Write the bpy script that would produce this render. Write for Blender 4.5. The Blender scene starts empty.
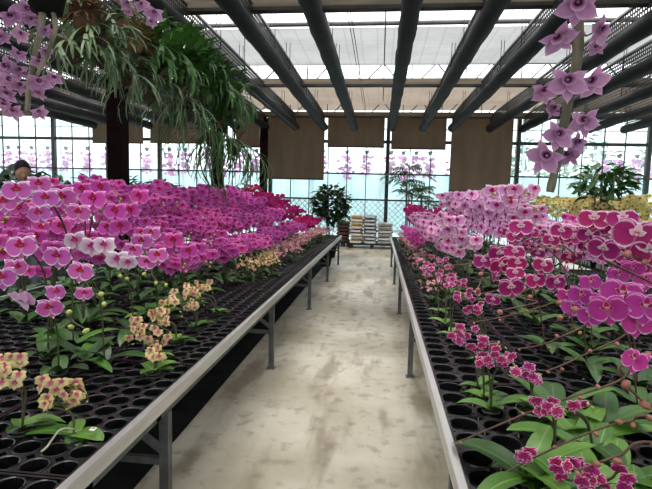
import bpy, math, random
from mathutils import Vector, Matrix, Euler, Quaternion
random.seed(7)
R = random.Random(11)
PI = math.pi
sc = bpy.context.scene
col = sc.collection
V = Vector

# ------------------------------------------------------------------ camera
EYE = 1.45
F = 485.0
PSI, THETA, ROLL = math.radians(6.2), math.radians(5.39), math.radians(1.4)
fw = V((-math.sin(PSI) * math.cos(THETA), math.cos(PSI) * math.cos(THETA), -math.sin(THETA)))
rt = V((math.cos(PSI), math.sin(PSI), 0))
up = rt.cross(fw)
# picture content turns clockwise -> camera turns anticlockwise
r2 = rt * math.cos(ROLL) + up * math.sin(ROLL)
u2 = up * math.cos(ROLL) - rt * math.sin(ROLL)
cam_d = bpy.data.cameras.new('camera')
cam_d.sensor_width = 36
cam_d.lens = F / 652 * 36
cam_d.clip_start = 0.03
cam = bpy.data.objects.new('camera', cam_d)
col.objects.link(cam)
M = Matrix((r2, u2, -fw)).transposed().to_4x4()
M.translation = V((0, 0, EYE))
cam.matrix_world = M
sc.camera = cam


def at(px, py, Y):
    """the point of the place seen at a pixel of the photograph, Y metres down the aisle"""
    d = fw * F + r2 * (px - 326) - u2 * (py - 244.5)
    k = Y / d.y
    return V((0, 0, EYE)) + d * k


# ------------------------------------------------------------------ materials
def new_mat(name):
    m = bpy.data.materials.new(name)
    m.use_nodes = True
    nt = m.node_tree
    nt.nodes.clear()
    out = nt.nodes.new('ShaderNodeOutputMaterial')
    return m, nt, out


def N(nt, t, **kw):
    n = nt.nodes.new(t)
    for k, v in kw.items():
        if k.startswith('i_'):
            n.inputs[k[2:].replace('_', ' ')].default_value = v
        else:
            setattr(n, k, v)
    return n


def c4(c):
    return (c[0], c[1], c[2], 1)


def mixc(nt, fac, a, b, mode='MIX'):
    n = nt.nodes.new('ShaderNodeMix')
    n.data_type = 'RGBA'
    n.blend_type = mode
    for s, v in ((0, fac), (6, a), (7, b)):
        if hasattr(v, 'links') or isinstance(v, bpy.types.NodeSocket):
            nt.links.new(v, n.inputs[s])
        elif s == 0:
            n.inputs[0].default_value = v
        else:
            n.inputs[s].default_value = c4(v)
    return n.outputs[2]


def math_n(nt, op, a, b=None, clamp=False):
    n = nt.nodes.new('ShaderNodeMath')
    n.operation = op
    n.use_clamp = clamp
    for i, v in enumerate((a, b)):
        if v is None:
            continue
        if isinstance(v, bpy.types.NodeSocket):
            nt.links.new(v, n.inputs[i])
        else:
            n.inputs[i].default_value = v
    return n.outputs[0]


def smooth(nt, v, lo, hi):
    n = nt.nodes.new('ShaderNodeMapRange')
    n.interpolation_type = 'SMOOTHSTEP'
    nt.links.new(v, n.inputs[0])
    n.inputs[1].default_value = lo
    n.inputs[2].default_value = hi
    return n.outputs[0]


def noise(nt, scale, detail=4, coord='Object', stretch=None):
    tc = nt.nodes.new('ShaderNodeTexCoord')
    n = nt.nodes.new('ShaderNodeTexNoise')
    n.inputs['Scale'].default_value = scale
    n.inputs['Detail'].default_value = detail
    src = tc.outputs[coord]
    if stretch:
        mp = nt.nodes.new('ShaderNodeMapping')
        mp.inputs['Scale'].default_value = stretch
        nt.links.new(src, mp.inputs[0])
        src = mp.outputs[0]
    nt.links.new(src, n.inputs[0])
    return n.outputs[0]


def plain(name, c, rough=0.6, metal=0.0, var=0.15, scale=8, stretch=None, spec=0.5, c2=None, bump=0.0, trans=0.0):
    m, nt, out = new_mat(name)
    b = N(nt, 'ShaderNodeBsdfPrincipled')
    b.inputs['Roughness'].default_value = rough
    b.inputs['Metallic'].default_value = metal
    b.inputs['Specular IOR Level'].default_value = spec
    f = noise(nt, scale, 5, 'Object', stretch)
    dark = c2 if c2 else tuple(x * (1 - var) for x in c)
    lite = c if c2 else tuple(min(1, x * (1 + var)) for x in c)
    cc = mixc(nt, smooth(nt, f, 0.35, 0.65), dark, lite)
    nt.links.new(cc, b.inputs['Base Color'])
    if bump:
        bp = N(nt, 'ShaderNodeBump')
        bp.inputs['Strength'].default_value = bump
        bp.inputs['Distance'].default_value = 0.01
        nt.links.new(f, bp.inputs['Height'])
        nt.links.new(bp.outputs[0], b.inputs['Normal'])
    sh = b.outputs[0]
    if trans:
        t = N(nt, 'ShaderNodeBsdfTranslucent')
        nt.links.new(cc, t.inputs[0])
        mx = N(nt, 'ShaderNodeMixShader')
        mx.inputs[0].default_value = trans
        nt.links.new(sh, mx.inputs[1])
        nt.links.new(t.outputs[0], mx.inputs[2])
        sh = mx.outputs[0]
    nt.links.new(sh, out.inputs[0])
    return m


def petal_mat(name, base, rim, heart, rim_at=0.78, rim_w=0.2, vein=0.25, heart_r=0.3, jitter=0.12, trans=0.2):
    m, nt, out = new_mat(name)
    uv = N(nt, 'ShaderNodeUVMap')
    sp = N(nt, 'ShaderNodeSeparateXYZ')
    nt.links.new(uv.outputs[0], sp.inputs[0])
    e = math_n(nt, 'MAXIMUM', sp.outputs[0], sp.outputs[1])
    w = noise(nt, 22, 2, 'Object')
    e = math_n(nt, 'ADD', e, math_n(nt, 'MULTIPLY', math_n(nt, 'SUBTRACT', w, 0.5), 0.18))
    oi = N(nt, 'ShaderNodeObjectInfo')
    # fine veins fanning along the petal
    wv = N(nt, 'ShaderNodeTexWave')
    wv.inputs['Scale'].default_value = 5.0
    wv.inputs['Distortion'].default_value = 1.5
    nt.links.new(uv.outputs[0], wv.inputs[0])
    b1 = mixc(nt, math_n(nt, 'MULTIPLY', wv.outputs['Fac'], vein), base, tuple(x * 0.55 for x in base))
    b2 = mixc(nt, smooth(nt, e, rim_at - rim_w * 0.5, rim_at + rim_w * 0.5), b1, rim)
    b3 = mixc(nt, smooth(nt, sp.outputs[1], heart_r, heart_r * 0.2), b2, heart)
    hs = N(nt, 'ShaderNodeHueSaturation')
    nt.links.new(b3, hs.inputs['Color'])
    h = math_n(nt, 'ADD', math_n(nt, 'MULTIPLY', math_n(nt, 'SUBTRACT', oi.outputs['Random'], 0.5), 0.035), 0.5)
    nt.links.new(h, hs.inputs['Hue'])
    vv = math_n(nt, 'ADD', math_n(nt, 'MULTIPLY', oi.outputs['Random'], jitter * 2), 1 - jitter)
    ge = N(nt, 'ShaderNodeNewGeometry')
    vv = math_n(nt, 'MULTIPLY', vv, math_n(nt, 'ADD', math_n(nt, 'MULTIPLY', ge.outputs['Random Per Island'], 0.40), 0.78))
    nt.links.new(vv, hs.inputs['Value'])
    back = math_n(nt, 'SUBTRACT', 1.0, ge.outputs['Backfacing'])
    pal = mixc(nt, math_n(nt, 'MULTIPLY', back, 0.55), hs.outputs[0], rim)
    b = N(nt, 'ShaderNodeBsdfPrincipled')
    b.inputs['Roughness'].default_value = 0.5
    b.inputs['Specular IOR Level'].default_value = 0.3
    nt.links.new(pal, b.inputs['Base Color'])
    t = N(nt, 'ShaderNodeBsdfTranslucent')
    nt.links.new(hs.outputs[0], t.inputs[0])
    mx = N(nt, 'ShaderNodeMixShader')
    mx.inputs[0].default_value = trans
    nt.links.new(b.outputs[0], mx.inputs[1])
    nt.links.new(t.outputs[0], mx.inputs[2])
    nt.links.new(mx.outputs[0], out.inputs[0])
    return m


def leaf_mat(name, c, c2, rough=0.35, trans=0.15):
    m, nt, out = new_mat(name)
    uv = N(nt, 'ShaderNodeUVMap')
    sp = N(nt, 'ShaderNodeSeparateXYZ')
    nt.links.new(uv.outputs[0], sp.inputs[0])
    f = noise(nt, 9, 3, 'Object')
    oi = N(nt, 'ShaderNodeObjectInfo')
    f = math_n(nt, 'ADD', math_n(nt, 'MULTIPLY', f, 0.5), math_n(nt, 'MULTIPLY', oi.outputs['Random'], 0.55))
    cc = mixc(nt, smooth(nt, f, 0.2, 0.9), c, c2)
    cc = mixc(nt, smooth(nt, sp.outputs[0], 0.10, 0.0), cc, tuple(min(1, x * 1.5 + 0.01) for x in c2))
    b = N(nt, 'ShaderNodeBsdfPrincipled')
    b.inputs['Roughness'].default_value = rough
    nt.links.new(cc, b.inputs['Base Color'])
    t = N(nt, 'ShaderNodeBsdfTranslucent')
    nt.links.new(cc, t.inputs[0])
    mx = N(nt, 'ShaderNodeMixShader')
    mx.inputs[0].default_value = trans
    nt.links.new(b.outputs[0], mx.inputs[1])
    nt.links.new(t.outputs[0], mx.inputs[2])
    nt.links.new(mx.outputs[0], out.inputs[0])
    return m


def film_mat(name, c, clear, translucent, stripe=0.0):
    """a sheet: part lets light straight through, part scatters it"""
    m, nt, out = new_mat(name)
    f = noise(nt, 1.2, 5, 'Object')
    cc = mixc(nt, smooth(nt, f, 0.3, 0.7), tuple(x * 0.82 for x in c), c)
    if stripe:
        tc = N(nt, 'ShaderNodeTexCoord')
        for ax, sca in ((0, 1.1), (1, 2.6)):
            wv = N(nt, 'ShaderNodeTexWave')
            wv.bands_direction = 'XY'[ax]
            wv.inputs['Scale'].default_value = sca
            nt.links.new(tc.outputs['Object'], wv.inputs[0])
            cc = mixc(nt, math_n(nt, 'MULTIPLY', smooth(nt, wv.outputs['Fac'], 0.96, 1.0), stripe), cc, tuple(x * 0.4 for x in c))
    d = N(nt, 'ShaderNodeBsdfDiffuse')
    t = N(nt, 'ShaderNodeBsdfTranslucent')
    p = N(nt, 'ShaderNodeBsdfTransparent')
    nt.links.new(cc, d.inputs[0])
    nt.links.new(cc, t.inputs[0])
    m1 = N(nt, 'ShaderNodeMixShader')
    m1.inputs[0].default_value = translucent
    nt.links.new(d.outputs[0], m1.inputs[1])
    nt.links.new(t.outputs[0], m1.inputs[2])
    m2 = N(nt, 'ShaderNodeMixShader')
    m2.inputs[0].default_value = clear
    nt.links.new(m1.outputs[0], m2.inputs[1])
    nt.links.new(p.outputs[0], m2.inputs[2])
    nt.links.new(m2.outputs[0], out.inputs[0])
    return m


def glass_mat(name, tint=(0.93, 0.98, 0.98), gloss=0.06, dirt=0.1):
    m, nt, out = new_mat(name)
    p = N(nt, 'ShaderNodeBsdfTransparent')
    p.inputs[0].default_value = c4(tint)
    g = N(nt, 'ShaderNodeBsdfGlossy')
    g.inputs['Roughness'].default_value = 0.05
    mx = N(nt, 'ShaderNodeMixShader')
    mx.inputs[0].default_value = gloss
    nt.links.new(p.outputs[0], mx.inputs[1])
    nt.links.new(g.outputs[0], mx.inputs[2])
    d = N(nt, 'ShaderNodeBsdfTranslucent')
    d.inputs[0].default_value = (0.9, 0.97, 1, 1)
    f = noise(nt, 2.0, 5, 'Object')
    m2 = N(nt, 'ShaderNodeMixShader')
    nt.links.new(math_n(nt, 'MULTIPLY', f, dirt), m2.inputs[0])
    nt.links.new(mx.outputs[0], m2.inputs[1])
    nt.links.new(d.outputs[0], m2.inputs[2])
    nt.links.new(m2.outputs[0], out.inputs[0])
    return m


def floor_mat():
    m, nt, out = new_mat('worn_concrete')
    a = noise(nt, 0.9, 8, 'Object')
    b_ = noise(nt, 9, 10, 'Object')
    c_ = noise(nt, 2.6, 6, 'Object', (1.6, 0.35, 1))
    k = mixc(nt, smooth(nt, a, 0.35, 0.65), (0.36, 0.315, 0.23), (0.58, 0.53, 0.435))
    k = mixc(nt, math_n(nt, 'MULTIPLY', smooth(nt, c_, 0.5, 0.66), 0.7), k, (0.17, 0.13, 0.075))
    k = mixc(nt, math_n(nt, 'MULTIPLY', smooth(nt, b_, 0.52, 0.7), 0.5), k, (0.17, 0.14, 0.095))
    b = N(nt, 'ShaderNodeBsdfPrincipled')
    nt.links.new(k, b.inputs['Base Color'])
    nt.links.new(math_n(nt, 'ADD', math_n(nt, 'MULTIPLY', b_, 0.4), 0.25), b.inputs['Roughness'])
    bp = N(nt, 'ShaderNodeBump')
    bp.inputs['Strength'].default_value = 0.15
    bp.inputs['Distance'].default_value = 0.02
    nt.links.new(b_, bp.inputs['Height'])
    nt.links.new(bp.outputs[0], b.inputs['Normal'])
    nt.links.new(b.outputs[0], out.inputs[0])
    return m


MT = {}
MT['floor'] = floor_mat()
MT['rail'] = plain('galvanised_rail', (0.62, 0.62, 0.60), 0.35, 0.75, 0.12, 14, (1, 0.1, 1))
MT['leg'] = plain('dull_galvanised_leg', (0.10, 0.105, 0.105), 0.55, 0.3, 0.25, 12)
MT['tray'] = plain('black_tray_plastic', (0.008, 0.008, 0.0085), 0.24, 0, 0.3, 9, spec=0.5)
MT['pot'] = plain('smoky_plastic_pot', (0.05, 0.055, 0.045), 0.35, 0, 0.3, 20)
MT['moss'] = plain('bark_and_moss', (0.05, 0.035, 0.02), 0.95, 0, 0.5, 60, bump=0.5)
MT['tube'] = plain('charcoal_vinyl', (0.012, 0.0125, 0.014), 0.65, 0, 0.2, 6, spec=0.12)
MT['net'] = plain('black_netting', (0.012, 0.012, 0.012), 0.7, 0, 0.2, 10)
MT['trackrail'] = plain('grey_track', (0.20, 0.20, 0.20), 0.5, 0.3, 0.15, 8)
MT['column'] = plain('maroon_steel', (0.008, 0.0025, 0.0025), 0.8, 0, 0.3, 5, spec=0.06)
MT['beam'] = plain('weathered_tan_steel', (0.20, 0.155, 0.11), 0.7, 0, 0.3, 3, (0.3, 1, 3))
MT['beamdark'] = plain('dark_flange', (0.035, 0.03, 0.026), 0.7, 0, 0.3, 5)
MT['strut'] = plain('dark_strut', (0.03, 0.03, 0.03), 0.6, 0, 0.2, 9)
MT['pipe'] = plain('grey_pipe', (0.09, 0.09, 0.085), 0.6, 0.1, 0.2, 6)
MT['cable'] = plain('black_cable', (0.012, 0.012, 0.012), 0.6)
MT['rust'] = plain('red_oxide_pipe', (0.25, 0.08, 0.07), 0.7)
MT['blind'] = plain('brown_blind_cloth', (0.115, 0.078, 0.05), 0.85, 0, 0.12, 2.5, (1, 1, 0.3), trans=0.12)
MT['blindbar'] = plain('dark_blind_bar', (0.04, 0.028, 0.018), 0.7)
MT['mullion'] = plain('black_window_bar', (0.012, 0.013, 0.013), 0.5)
MT['glass'] = glass_mat('window_glass')
MT['cloth'] = film_mat('white_shade_cloth', (0.20, 0.207, 0.207), 0.05, 0.72, 0.3)
MT['cloth2'] = film_mat('aged_tan_shade_cloth', (0.17, 0.138, 0.108), 0.02, 0.72, 0.2)
MT['film'] = film_mat('roof_film', (0.95, 0.96, 0.96), 0.8, 0.85)
MT['leaf'] = leaf_mat('orchid_leaf', (0.014, 0.048, 0.009), (0.055, 0.14, 0.024))
MT['leafdark'] = leaf_mat('dark_leaf', (0.010, 0.032, 0.012), (0.03, 0.085, 0.022))
MT['leafbright'] = leaf_mat('bright_leaf', (0.05, 0.15, 0.018), (0.16, 0.32, 0.05))
MT['frond'] = leaf_mat('staghorn_frond', (0.045, 0.085, 0.04), (0.17, 0.24, 0.11), 0.5)
MT['frondgreen'] = leaf_mat('fresh_frond', (0.02, 0.075, 0.012), (0.07, 0.19, 0.03), 0.45)
MT['dryfrond'] = leaf_mat('dry_frond', (0.09, 0.04, 0.018), (0.22, 0.11, 0.05), 0.8)
MT['root'] = plain('pale_root', (0.55, 0.52, 0.42), 0.8)
MT['stem'] = plain('brown_green_stem', (0.07, 0.045, 0.022), 0.5, 0, 0.4, 30, c2=(0.045, 0.07, 0.02))
MT['stemred'] = plain('red_brown_stem', (0.11, 0.05, 0.032), 0.5, 0, 0.3, 30)
MT['cane'] = plain('grey_cane', (0.19, 0.165, 0.12), 0.75, 0, 0.4, 30, (1, 1, 0.2), spec=0.2)
MT['bud_g'] = plain('green_bud', (0.42, 0.45, 0.10), 0.4, 0, 0.2, 30)
MT['bud_p'] = plain('rosy_brown_bud', (0.33, 0.12, 0.085), 0.45, 0, 0.3, 30)
MT['white'] = plain('white_sticker', (0.85, 0.85, 0.82), 0.5, 0, 0.03)
MT['skin'] = plain('skin', (0.40, 0.22, 0.14), 0.5, 0, 0.08)
MT['hair'] = plain('black_hair', (0.007, 0.005, 0.004), 0.6, 0, 0.3, 60, spec=0.15)
MT['shirt'] = plain('grey_shirt', (0.12, 0.13, 0.15), 0.85, 0, 0.1)
MT['trousers'] = plain('dark_trousers', (0.02, 0.022, 0.03), 0.85)
MT['pallet'] = plain('dark_pallet', (0.02, 0.018, 0.016), 0.8, 0, 0.3, 9)
MT['lattice'] = plain('pale_green_lattice', (0.05, 0.065, 0.058), 0.7, 0, 0.1, 6)
MT['tub'] = plain('dark_tub', (0.010, 0.010, 0.009), 0.8, spec=0.08)
MT['greenpot'] = plain('mossy_clear_pot', (0.16, 0.21, 0.12), 0.25, 0, 0.4, 18)
MT['mat'] = plain('black_weed_mat', (0.010, 0.011, 0.009), 0.9, 0, 0.4, 5, spec=0.1)
MT['teal'] = plain('teal_plastic', (0.10, 0.28, 0.26), 0.4)
MT['outground'] = plain('pale_outside_ground', (0.55, 0.62, 0.62), 0.9, 0, 0.1, 1)
MT['outwall'] = film_mat('pale_film_wall', (0.80, 0.93, 0.95), 0.35, 0.8)
MT['nextwall'] = film_mat('cyan_film_wall', (0.66, 0.80, 0.82), 0.0, 0.6, 0.3)
MT['frontwall'] = film_mat('grey_film_wall', (0.62, 0.62, 0.60), 0.2, 0.75)  # grey tone set to temper light from the unseen wall behind the camera
MT['endwall'] = plain('dull_grey_panel', (0.16, 0.16, 0.155), 0.8, 0, 0.1, 2)
MT['tree'] = leaf_mat('outside_foliage', (0.07, 0.15, 0.08), (0.20, 0.32, 0.18), 0.7)
MT['bark'] = plain('bark', (0.10, 0.08, 0.06), 0.9)
BAGC = {'tan': ((0.62, 0.42, 0.20), (0.75, 0.70, 0.62)), 'plum': ((0.10, 0.08, 0.11), (0.62, 0.62, 0.66)),
        'white': ((0.62, 0.60, 0.54), (0.30, 0.27, 0.25)), 'red': ((0.10, 0.03, 0.028), (0.03, 0.02, 0.02)),
        'cream': ((0.80, 0.74, 0.62), (0.45, 0.25, 0.12)), 'grey': ((0.30, 0.29, 0.30), (0.72, 0.72, 0.70))}
for k, (a, b_) in BAGC.items():
    MT['bag_' + k] = plain('woven_bag_' + k, a, 0.6, 0, 0.2, 7, (1, 1, 0.2), c2=tuple(0.6 * x + 0.4 * y for x, y in zip(a, b_)))
    MT['print_' + k] = plain('bag_print_' + k, b_, 0.5, 0, 0.1, 12)

# petals: (petal material, lip material)
PET = {
    'edged': (petal_mat('petal_orchid_purple_edged_white', (0.76, 0.14, 0.58), (0.96, 0.88, 0.94), (0.80, 0.50, 0.75), 0.86, 0.16, 0.25, 0.16),
              petal_mat('lip_crimson', (0.48, 0.02, 0.10), (0.55, 0.05, 0.18), (0.85, 0.45, 0.15), 0.9, 0.2, 0.3, 0.15)),
    'pale': (petal_mat('petal_blush_white', (0.82, 0.42, 0.72), (0.92, 0.80, 0.88), (0.75, 0.22, 0.52), 0.55, 0.5, 0.25, 0.25),
             petal_mat('lip_rose', (0.55, 0.03, 0.20), (0.70, 0.2, 0.4), (0.9, 0.7, 0.4), 0.9, 0.2, 0.2, 0.15)),
    'magenta': (petal_mat('petal_magenta', (0.74, 0.075, 0.50), (0.90, 0.34, 0.72), (0.50, 0.03, 0.26), 0.85, 0.3, 0.3, 0.18, 0.2),
                petal_mat('lip_red', (0.45, 0.015, 0.06), (0.5, 0.03, 0.12), (0.85, 0.5, 0.2), 0.9, 0.2, 0.2, 0.15)),
    'cerise': (petal_mat('petal_cerise', (0.55, 0.014, 0.20), (0.62, 0.04, 0.27), (0.34, 0.01, 0.11), 0.9, 0.2, 0.3, 0.2, 0.2),
               petal_mat('lip_dark_cerise', (0.30, 0.01, 0.08), (0.4, 0.04, 0.15), (0.9, 0.8, 0.7), 0.9, 0.2, 0.2, 0.2)),
    'lavender': (petal_mat('petal_lavender_pink', (0.84, 0.34, 0.68), (0.93, 0.64, 0.84), (0.70, 0.22, 0.55), 0.75, 0.4, 0.3, 0.22),
                 petal_mat('lip_ruby', (0.42, 0.01, 0.12), (0.5, 0.04, 0.18), (0.42, 0.01, 0.12), 0.9, 0.2, 0.2, 0.15)),
    'deep': (petal_mat('petal_deep_magenta_edged', (0.44, 0.007, 0.17), (0.92, 0.62, 0.80), (0.60, 0.13, 0.38), 0.86, 0.2, 0.35, 0.12),
             petal_mat('lip_white_rose', (0.80, 0.50, 0.62), (0.88, 0.78, 0.82), (0.45, 0.03, 0.12), 0.8, 0.3, 0.2, 0.3)),
    'violet': (petal_mat('petal_violet_edged', (0.58, 0.035, 0.36), (0.86, 0.50, 0.76), (0.55, 0.12, 0.42), 0.9, 0.2, 0.35, 0.15),
               petal_mat('lip_ruby_white', (0.42, 0.01, 0.10), (0.8, 0.5, 0.6), (0.85, 0.7, 0.7), 0.85, 0.2, 0.2, 0.3)),
    'yellow': (petal_mat('petal_primrose', (0.84, 0.72, 0.28), (0.90, 0.82, 0.45), (0.55, 0.30, 0.10), 0.85, 0.3, 0.2, 0.15),
               petal_mat('lip_brown_red', (0.35, 0.08, 0.03), (0.6, 0.4, 0.1), (0.7, 0.5, 0.1), 0.9, 0.2, 0.2, 0.2)),
    'miniyellow': (petal_mat('petal_yellow_blush', (0.86, 0.70, 0.42), (0.78, 0.70, 0.20), (0.80, 0.22, 0.34), 0.75, 0.4, 0.2, 0.5),
                   petal_mat('lip_pink_mini', (0.62, 0.12, 0.26), (0.75, 0.4, 0.4), (0.7, 0.4, 0.2), 0.9, 0.2, 0.2, 0.2)),
    'minipink': (petal_mat('petal_shell_pink', (0.78, 0.36, 0.44), (0.85, 0.52, 0.52), (0.60, 0.14, 0.24), 0.8, 0.4, 0.2, 0.3),
                 petal_mat('lip_rose_mini', (0.5, 0.06, 0.16), (0.7, 0.3, 0.3), (0.7, 0.4, 0.2), 0.9, 0.2, 0.2, 0.2)),
    'minimag': (petal_mat('petal_mini_magenta_edged', (0.58, 0.02, 0.24), (0.92, 0.72, 0.82), (0.36, 0.01, 0.12), 0.82, 0.2, 0.25, 0.3),
                petal_mat('lip_mini_dark', (0.32, 0.008, 0.08), (0.6, 0.2, 0.3), (0.85, 0.7, 0.6), 0.9, 0.2, 0.2, 0.2)),
    'dendro': (petal_mat('petal_mauve', (0.50, 0.235, 0.44), (0.62, 0.38, 0.56), (0.50, 0.24, 0.44), 0.8, 0.4, 0.3, 0.1),
               petal_mat('lip_mauve_dark_eye', (0.50, 0.22, 0.44), (0.62, 0.36, 0.56), (0.05, 0.004, 0.02), 0.85, 0.3, 0.2, 0.85)),
    'outside': (petal_mat('petal_far_orchid_pink', (0.72, 0.28, 0.62), (0.85, 0.55, 0.80), (0.6, 0.15, 0.5), 0.8, 0.3, 0.2, 0.2),
                None),
}


# ------------------------------------------------------------------ mesh building
class MB:
    def __init__(s):
        s.v, s.f, s.uv, s.mi = [], [], [], []
        s.cur = 0

    def face(s, idx, uvs=None):
        s.f.append(tuple(idx))
        s.uv.append(uvs if uvs else [(0.5, 0.5)] * len(idx))
        s.mi.append(s.cur)

    def grid(s, fn, nu, nv, uvf=None, close_u=False):
        o = len(s.v)
        for j in range(nv + 1):
            for i in range(nu + (0 if close_u else 1)):
                s.v.append(tuple(fn(i / nu, j / nv)))
        w = nu if close_u else nu + 1
        for j in range(nv):
            for i in range(nu):
                i2 = (i + 1) % w if close_u else i + 1
                q = (o + j * w + i, o + j * w + i2, o + (j + 1) * w + i2, o + (j + 1) * w + i)
                uvs = None
                if uvf:
                    uvs = [uvf(i / nu, j / nv), uvf((i + 1) / nu, j / nv), uvf((i + 1) / nu, (j + 1) / nv), uvf(i / nu, (j + 1) / nv)]
                s.face(q, uvs)

    def box(s, x0, x1, y0, y1, z0, z1, mat=None):
        o = len(s.v)
        P = [(x0, y0, z0), (x1, y0, z0), (x1, y1, z0), (x0, y1, z0), (x0, y0, z1), (x1, y0, z1), (x1, y1, z1), (x0, y1, z1)]
        if mat is not None:
            P = [tuple(mat @ V(p)) for p in P]
        s.v += P
        for q in ((0, 3, 2, 1), (4, 5, 6, 7), (0, 1, 5, 4), (1, 2, 6, 5), (2, 3, 7, 6), (3, 0, 4, 7)):
            s.face([o + k for k in q])

    def bar(s, a, b, w, h=None):
        """a square bar from a to b"""
        a, b = V(a), V(b)
        h = h or w
        d = (b - a)
        L = d.length
        q = d.to_track_quat('Z', 'Y').to_matrix().to_4x4()
        q.translation = a
        s.box(-w / 2, w / 2, -h / 2, h / 2, 0, L, q)

    def tube(s, pts, r, n=6, cap=True, rf=None):
        pts = [V(p) for p in pts]
        o = len(s.v)
        prev = None
        for k, p in enumerate(pts):
            d = (pts[min(k + 1, len(pts) - 1)] - pts[max(k - 1, 0)]).normalized()
            if prev is None:
                x = d.orthogonal().normalized()
            else:
                x = (prev - d * prev.dot(d)).normalized()
            prev = x
            y = d.cross(x)
            rr = rf(k / (len(pts) - 1)) if rf else r
            for i in range(n):
                a = 2 * PI * i / n
                s.v.append(tuple(p + x * math.cos(a) * rr + y * math.sin(a) * rr))
        for k in range(len(pts) - 1):
            for i in range(n):
                j = (i + 1) % n
                s.face((o + k * n + i, o + k * n + j, o + (k + 1) * n + j, o + (k + 1) * n + i))
        if cap:
            s.face([o + i for i in range(n)][::-1])
            s.face([o + (len(pts) - 1) * n + i for i in range(n)])

    def lathe(s, prof, n=16, c=(0, 0, 0)):
        c = V(c)
        s.grid(lambda u, v: c + V((prof[round(v * (len(prof) - 1))][0] * math.cos(2 * PI * u),
                                   prof[round(v * (len(prof) - 1))][0] * math.sin(2 * PI * u),
                                   prof[round(v * (len(prof) - 1))][1])), n, len(prof) - 1, close_u=True)

    def ball(s, c, r, sx=1, sy=1, sz=1, n=10, m=6, rot=None):
        c = V(c)

        def fn(u, v):
            th = PI * (0.001 + 0.998 * v)
            p = V((r * sx * math.sin(th) * math.cos(2 * PI * u), r * sy * math.sin(th) * math.sin(2 * PI * u), -r * sz * math.cos(th)))
            if rot:
                p = rot @ p
            return c + p
        s.grid(fn, n, m, close_u=True)

    def add(s, other, mat):
        o = len(s.v)
        s.v += [tuple(mat @ V(p)) for p in other.v]
        s.f += [tuple(o + k for k in q) for q in other.f]
        s.uv += other.uv
        s.mi += [s.cur + k for k in other.mi]

    def mesh(s, name, mats, smooth=True):
        me = bpy.data.meshes.new(name)
        me.from_pydata(s.v, [], s.f)
        ul = me.uv_layers.new(name='UVMap')
        flat = [c for q in s.uv for p in q for c in p]
        ul.data.foreach_set('uv', flat)
        me.polygons.foreach_set('material_index', s.mi)
        if smooth:
            me.polygons.foreach_set('use_smooth', [True] * len(s.f))
        for m in (mats if isinstance(mats, (list, tuple)) else [mats]):
            me.materials.append(m)
        me.update()
        return me


def put(name, me, parent=None, loc=None, rot=None, scale=None, mw=None):
    o = bpy.data.objects.new(name, me)
    col.objects.link(o)
    if parent is not None:
        o.parent = parent
    if mw is not None:
        o.matrix_basis = mw
    if loc is not None:
        o.location = loc
    if rot is not None:
        o.rotation_euler = rot
    if scale is not None:
        o.scale = (scale,) * 3 if not hasattr(scale, '__len__') else scale
    return o


def tag(o, label, cat, group=None):
    o['label'] = label
    o['category'] = cat
    if group:
        o['group'] = group
    return o


def thing(name, label, cat, loc=(0, 0, 0), rz=0, group=None):
    o = bpy.data.objects.new(name, None)
    o.empty_display_size = 0.05
    col.objects.link(o)
    o.location = loc
    o.rotation_euler = (0, 0, rz)
    return tag(o, label, cat, group)


def struct(o, label=None):
    o['kind'] = 'structure'
    if label:
        o['label'] = label
    return o


KIDS = {}


def kids(o):
    return KIDS.get(o.name, ())


def copy_tree(o, loc, rz, label, group=None, scale=1.0, mirror=False):
    """a thing with copies of its parts and of their sub-parts"""
    r = o.copy()
    col.objects.link(r)
    r.location = loc
    r.rotation_euler = (0, 0, rz)
    r.scale = (scale,) * 3
    r['label'] = label
    if group:
        r['group'] = group
    elif 'group' in r:
        del r['group']
    for ch in o.children:
        c = ch.copy()
        col.objects.link(c)
        c.parent = r
        for g in ch.children:
            d = g.copy()
            col.objects.link(d)
            d.parent = c
    return r


# ------------------------------------------------------------------ flowers and leaves
def petal(mb, ang, L, W, dep, tilt, cup, nl, nw, point=0.0, wave=0.0):
    """one petal in the flower's face plane (x, z), face towards -y"""
    ca, sa = math.cos(ang), math.sin(ang)

    def prof(t):
        a = math.sin(PI * min(1, (0.06 + 0.94 * t)) ** 0.85)
        a = max(0.0, a) ** 0.62
        if point:
            a *= (1 - point * t ** 3)
        return a

    def fn(u, v):
        s = (u - 0.5) * 2
        t = v
        if abs(t - 1) < 1e-6:
            t = 0.985
        al = t * L * (1 - 0.10 * s * s * t)
        ac = s * W / 2 * prof(t)
        y = dep - tilt * t + cup * (s * s) * (W) * 0.4 * prof(t) + wave * math.sin(7 * t + 3 * s) * s * s * W * .2 - 0.05 * L * math.sin(PI * t)
        return (al * ca - ac * sa, y, al * sa + ac * ca)
    mb.grid(fn, nw, nl, lambda u, v: (abs(u - 0.5) * 2, v))


def lip_mb(nl=4, dendro=False):
    m = MB()
    if dendro:
        def fn(u, v):
            a = 2 * PI * u
            r = 0.04 + 0.13 * v ** 1.2
            return (r * math.cos(a), -0.02 - 0.17 * v, -0.07 + r * math.sin(a) * 0.85)
        m.grid(fn, 10, nl, lambda u, v: (v, v), close_u=True)
        return m
    # mid lobe hanging forward, two upright side lobes, column
    petal(m, -PI / 2, 0.24, 0.15, -0.05, 0.10, -0.6, nl, 2, 0.5)
    for sx in (-1, 1):
        petal(m, -PI / 2 + sx * 1.25, 0.17, 0.13, -0.04, 0.13, 0.5, nl, 2)
    m.ball((0, -0.06, 0.02), 0.04, 0.9, 1.4, 0.9, 6, 4)
    return m


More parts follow.
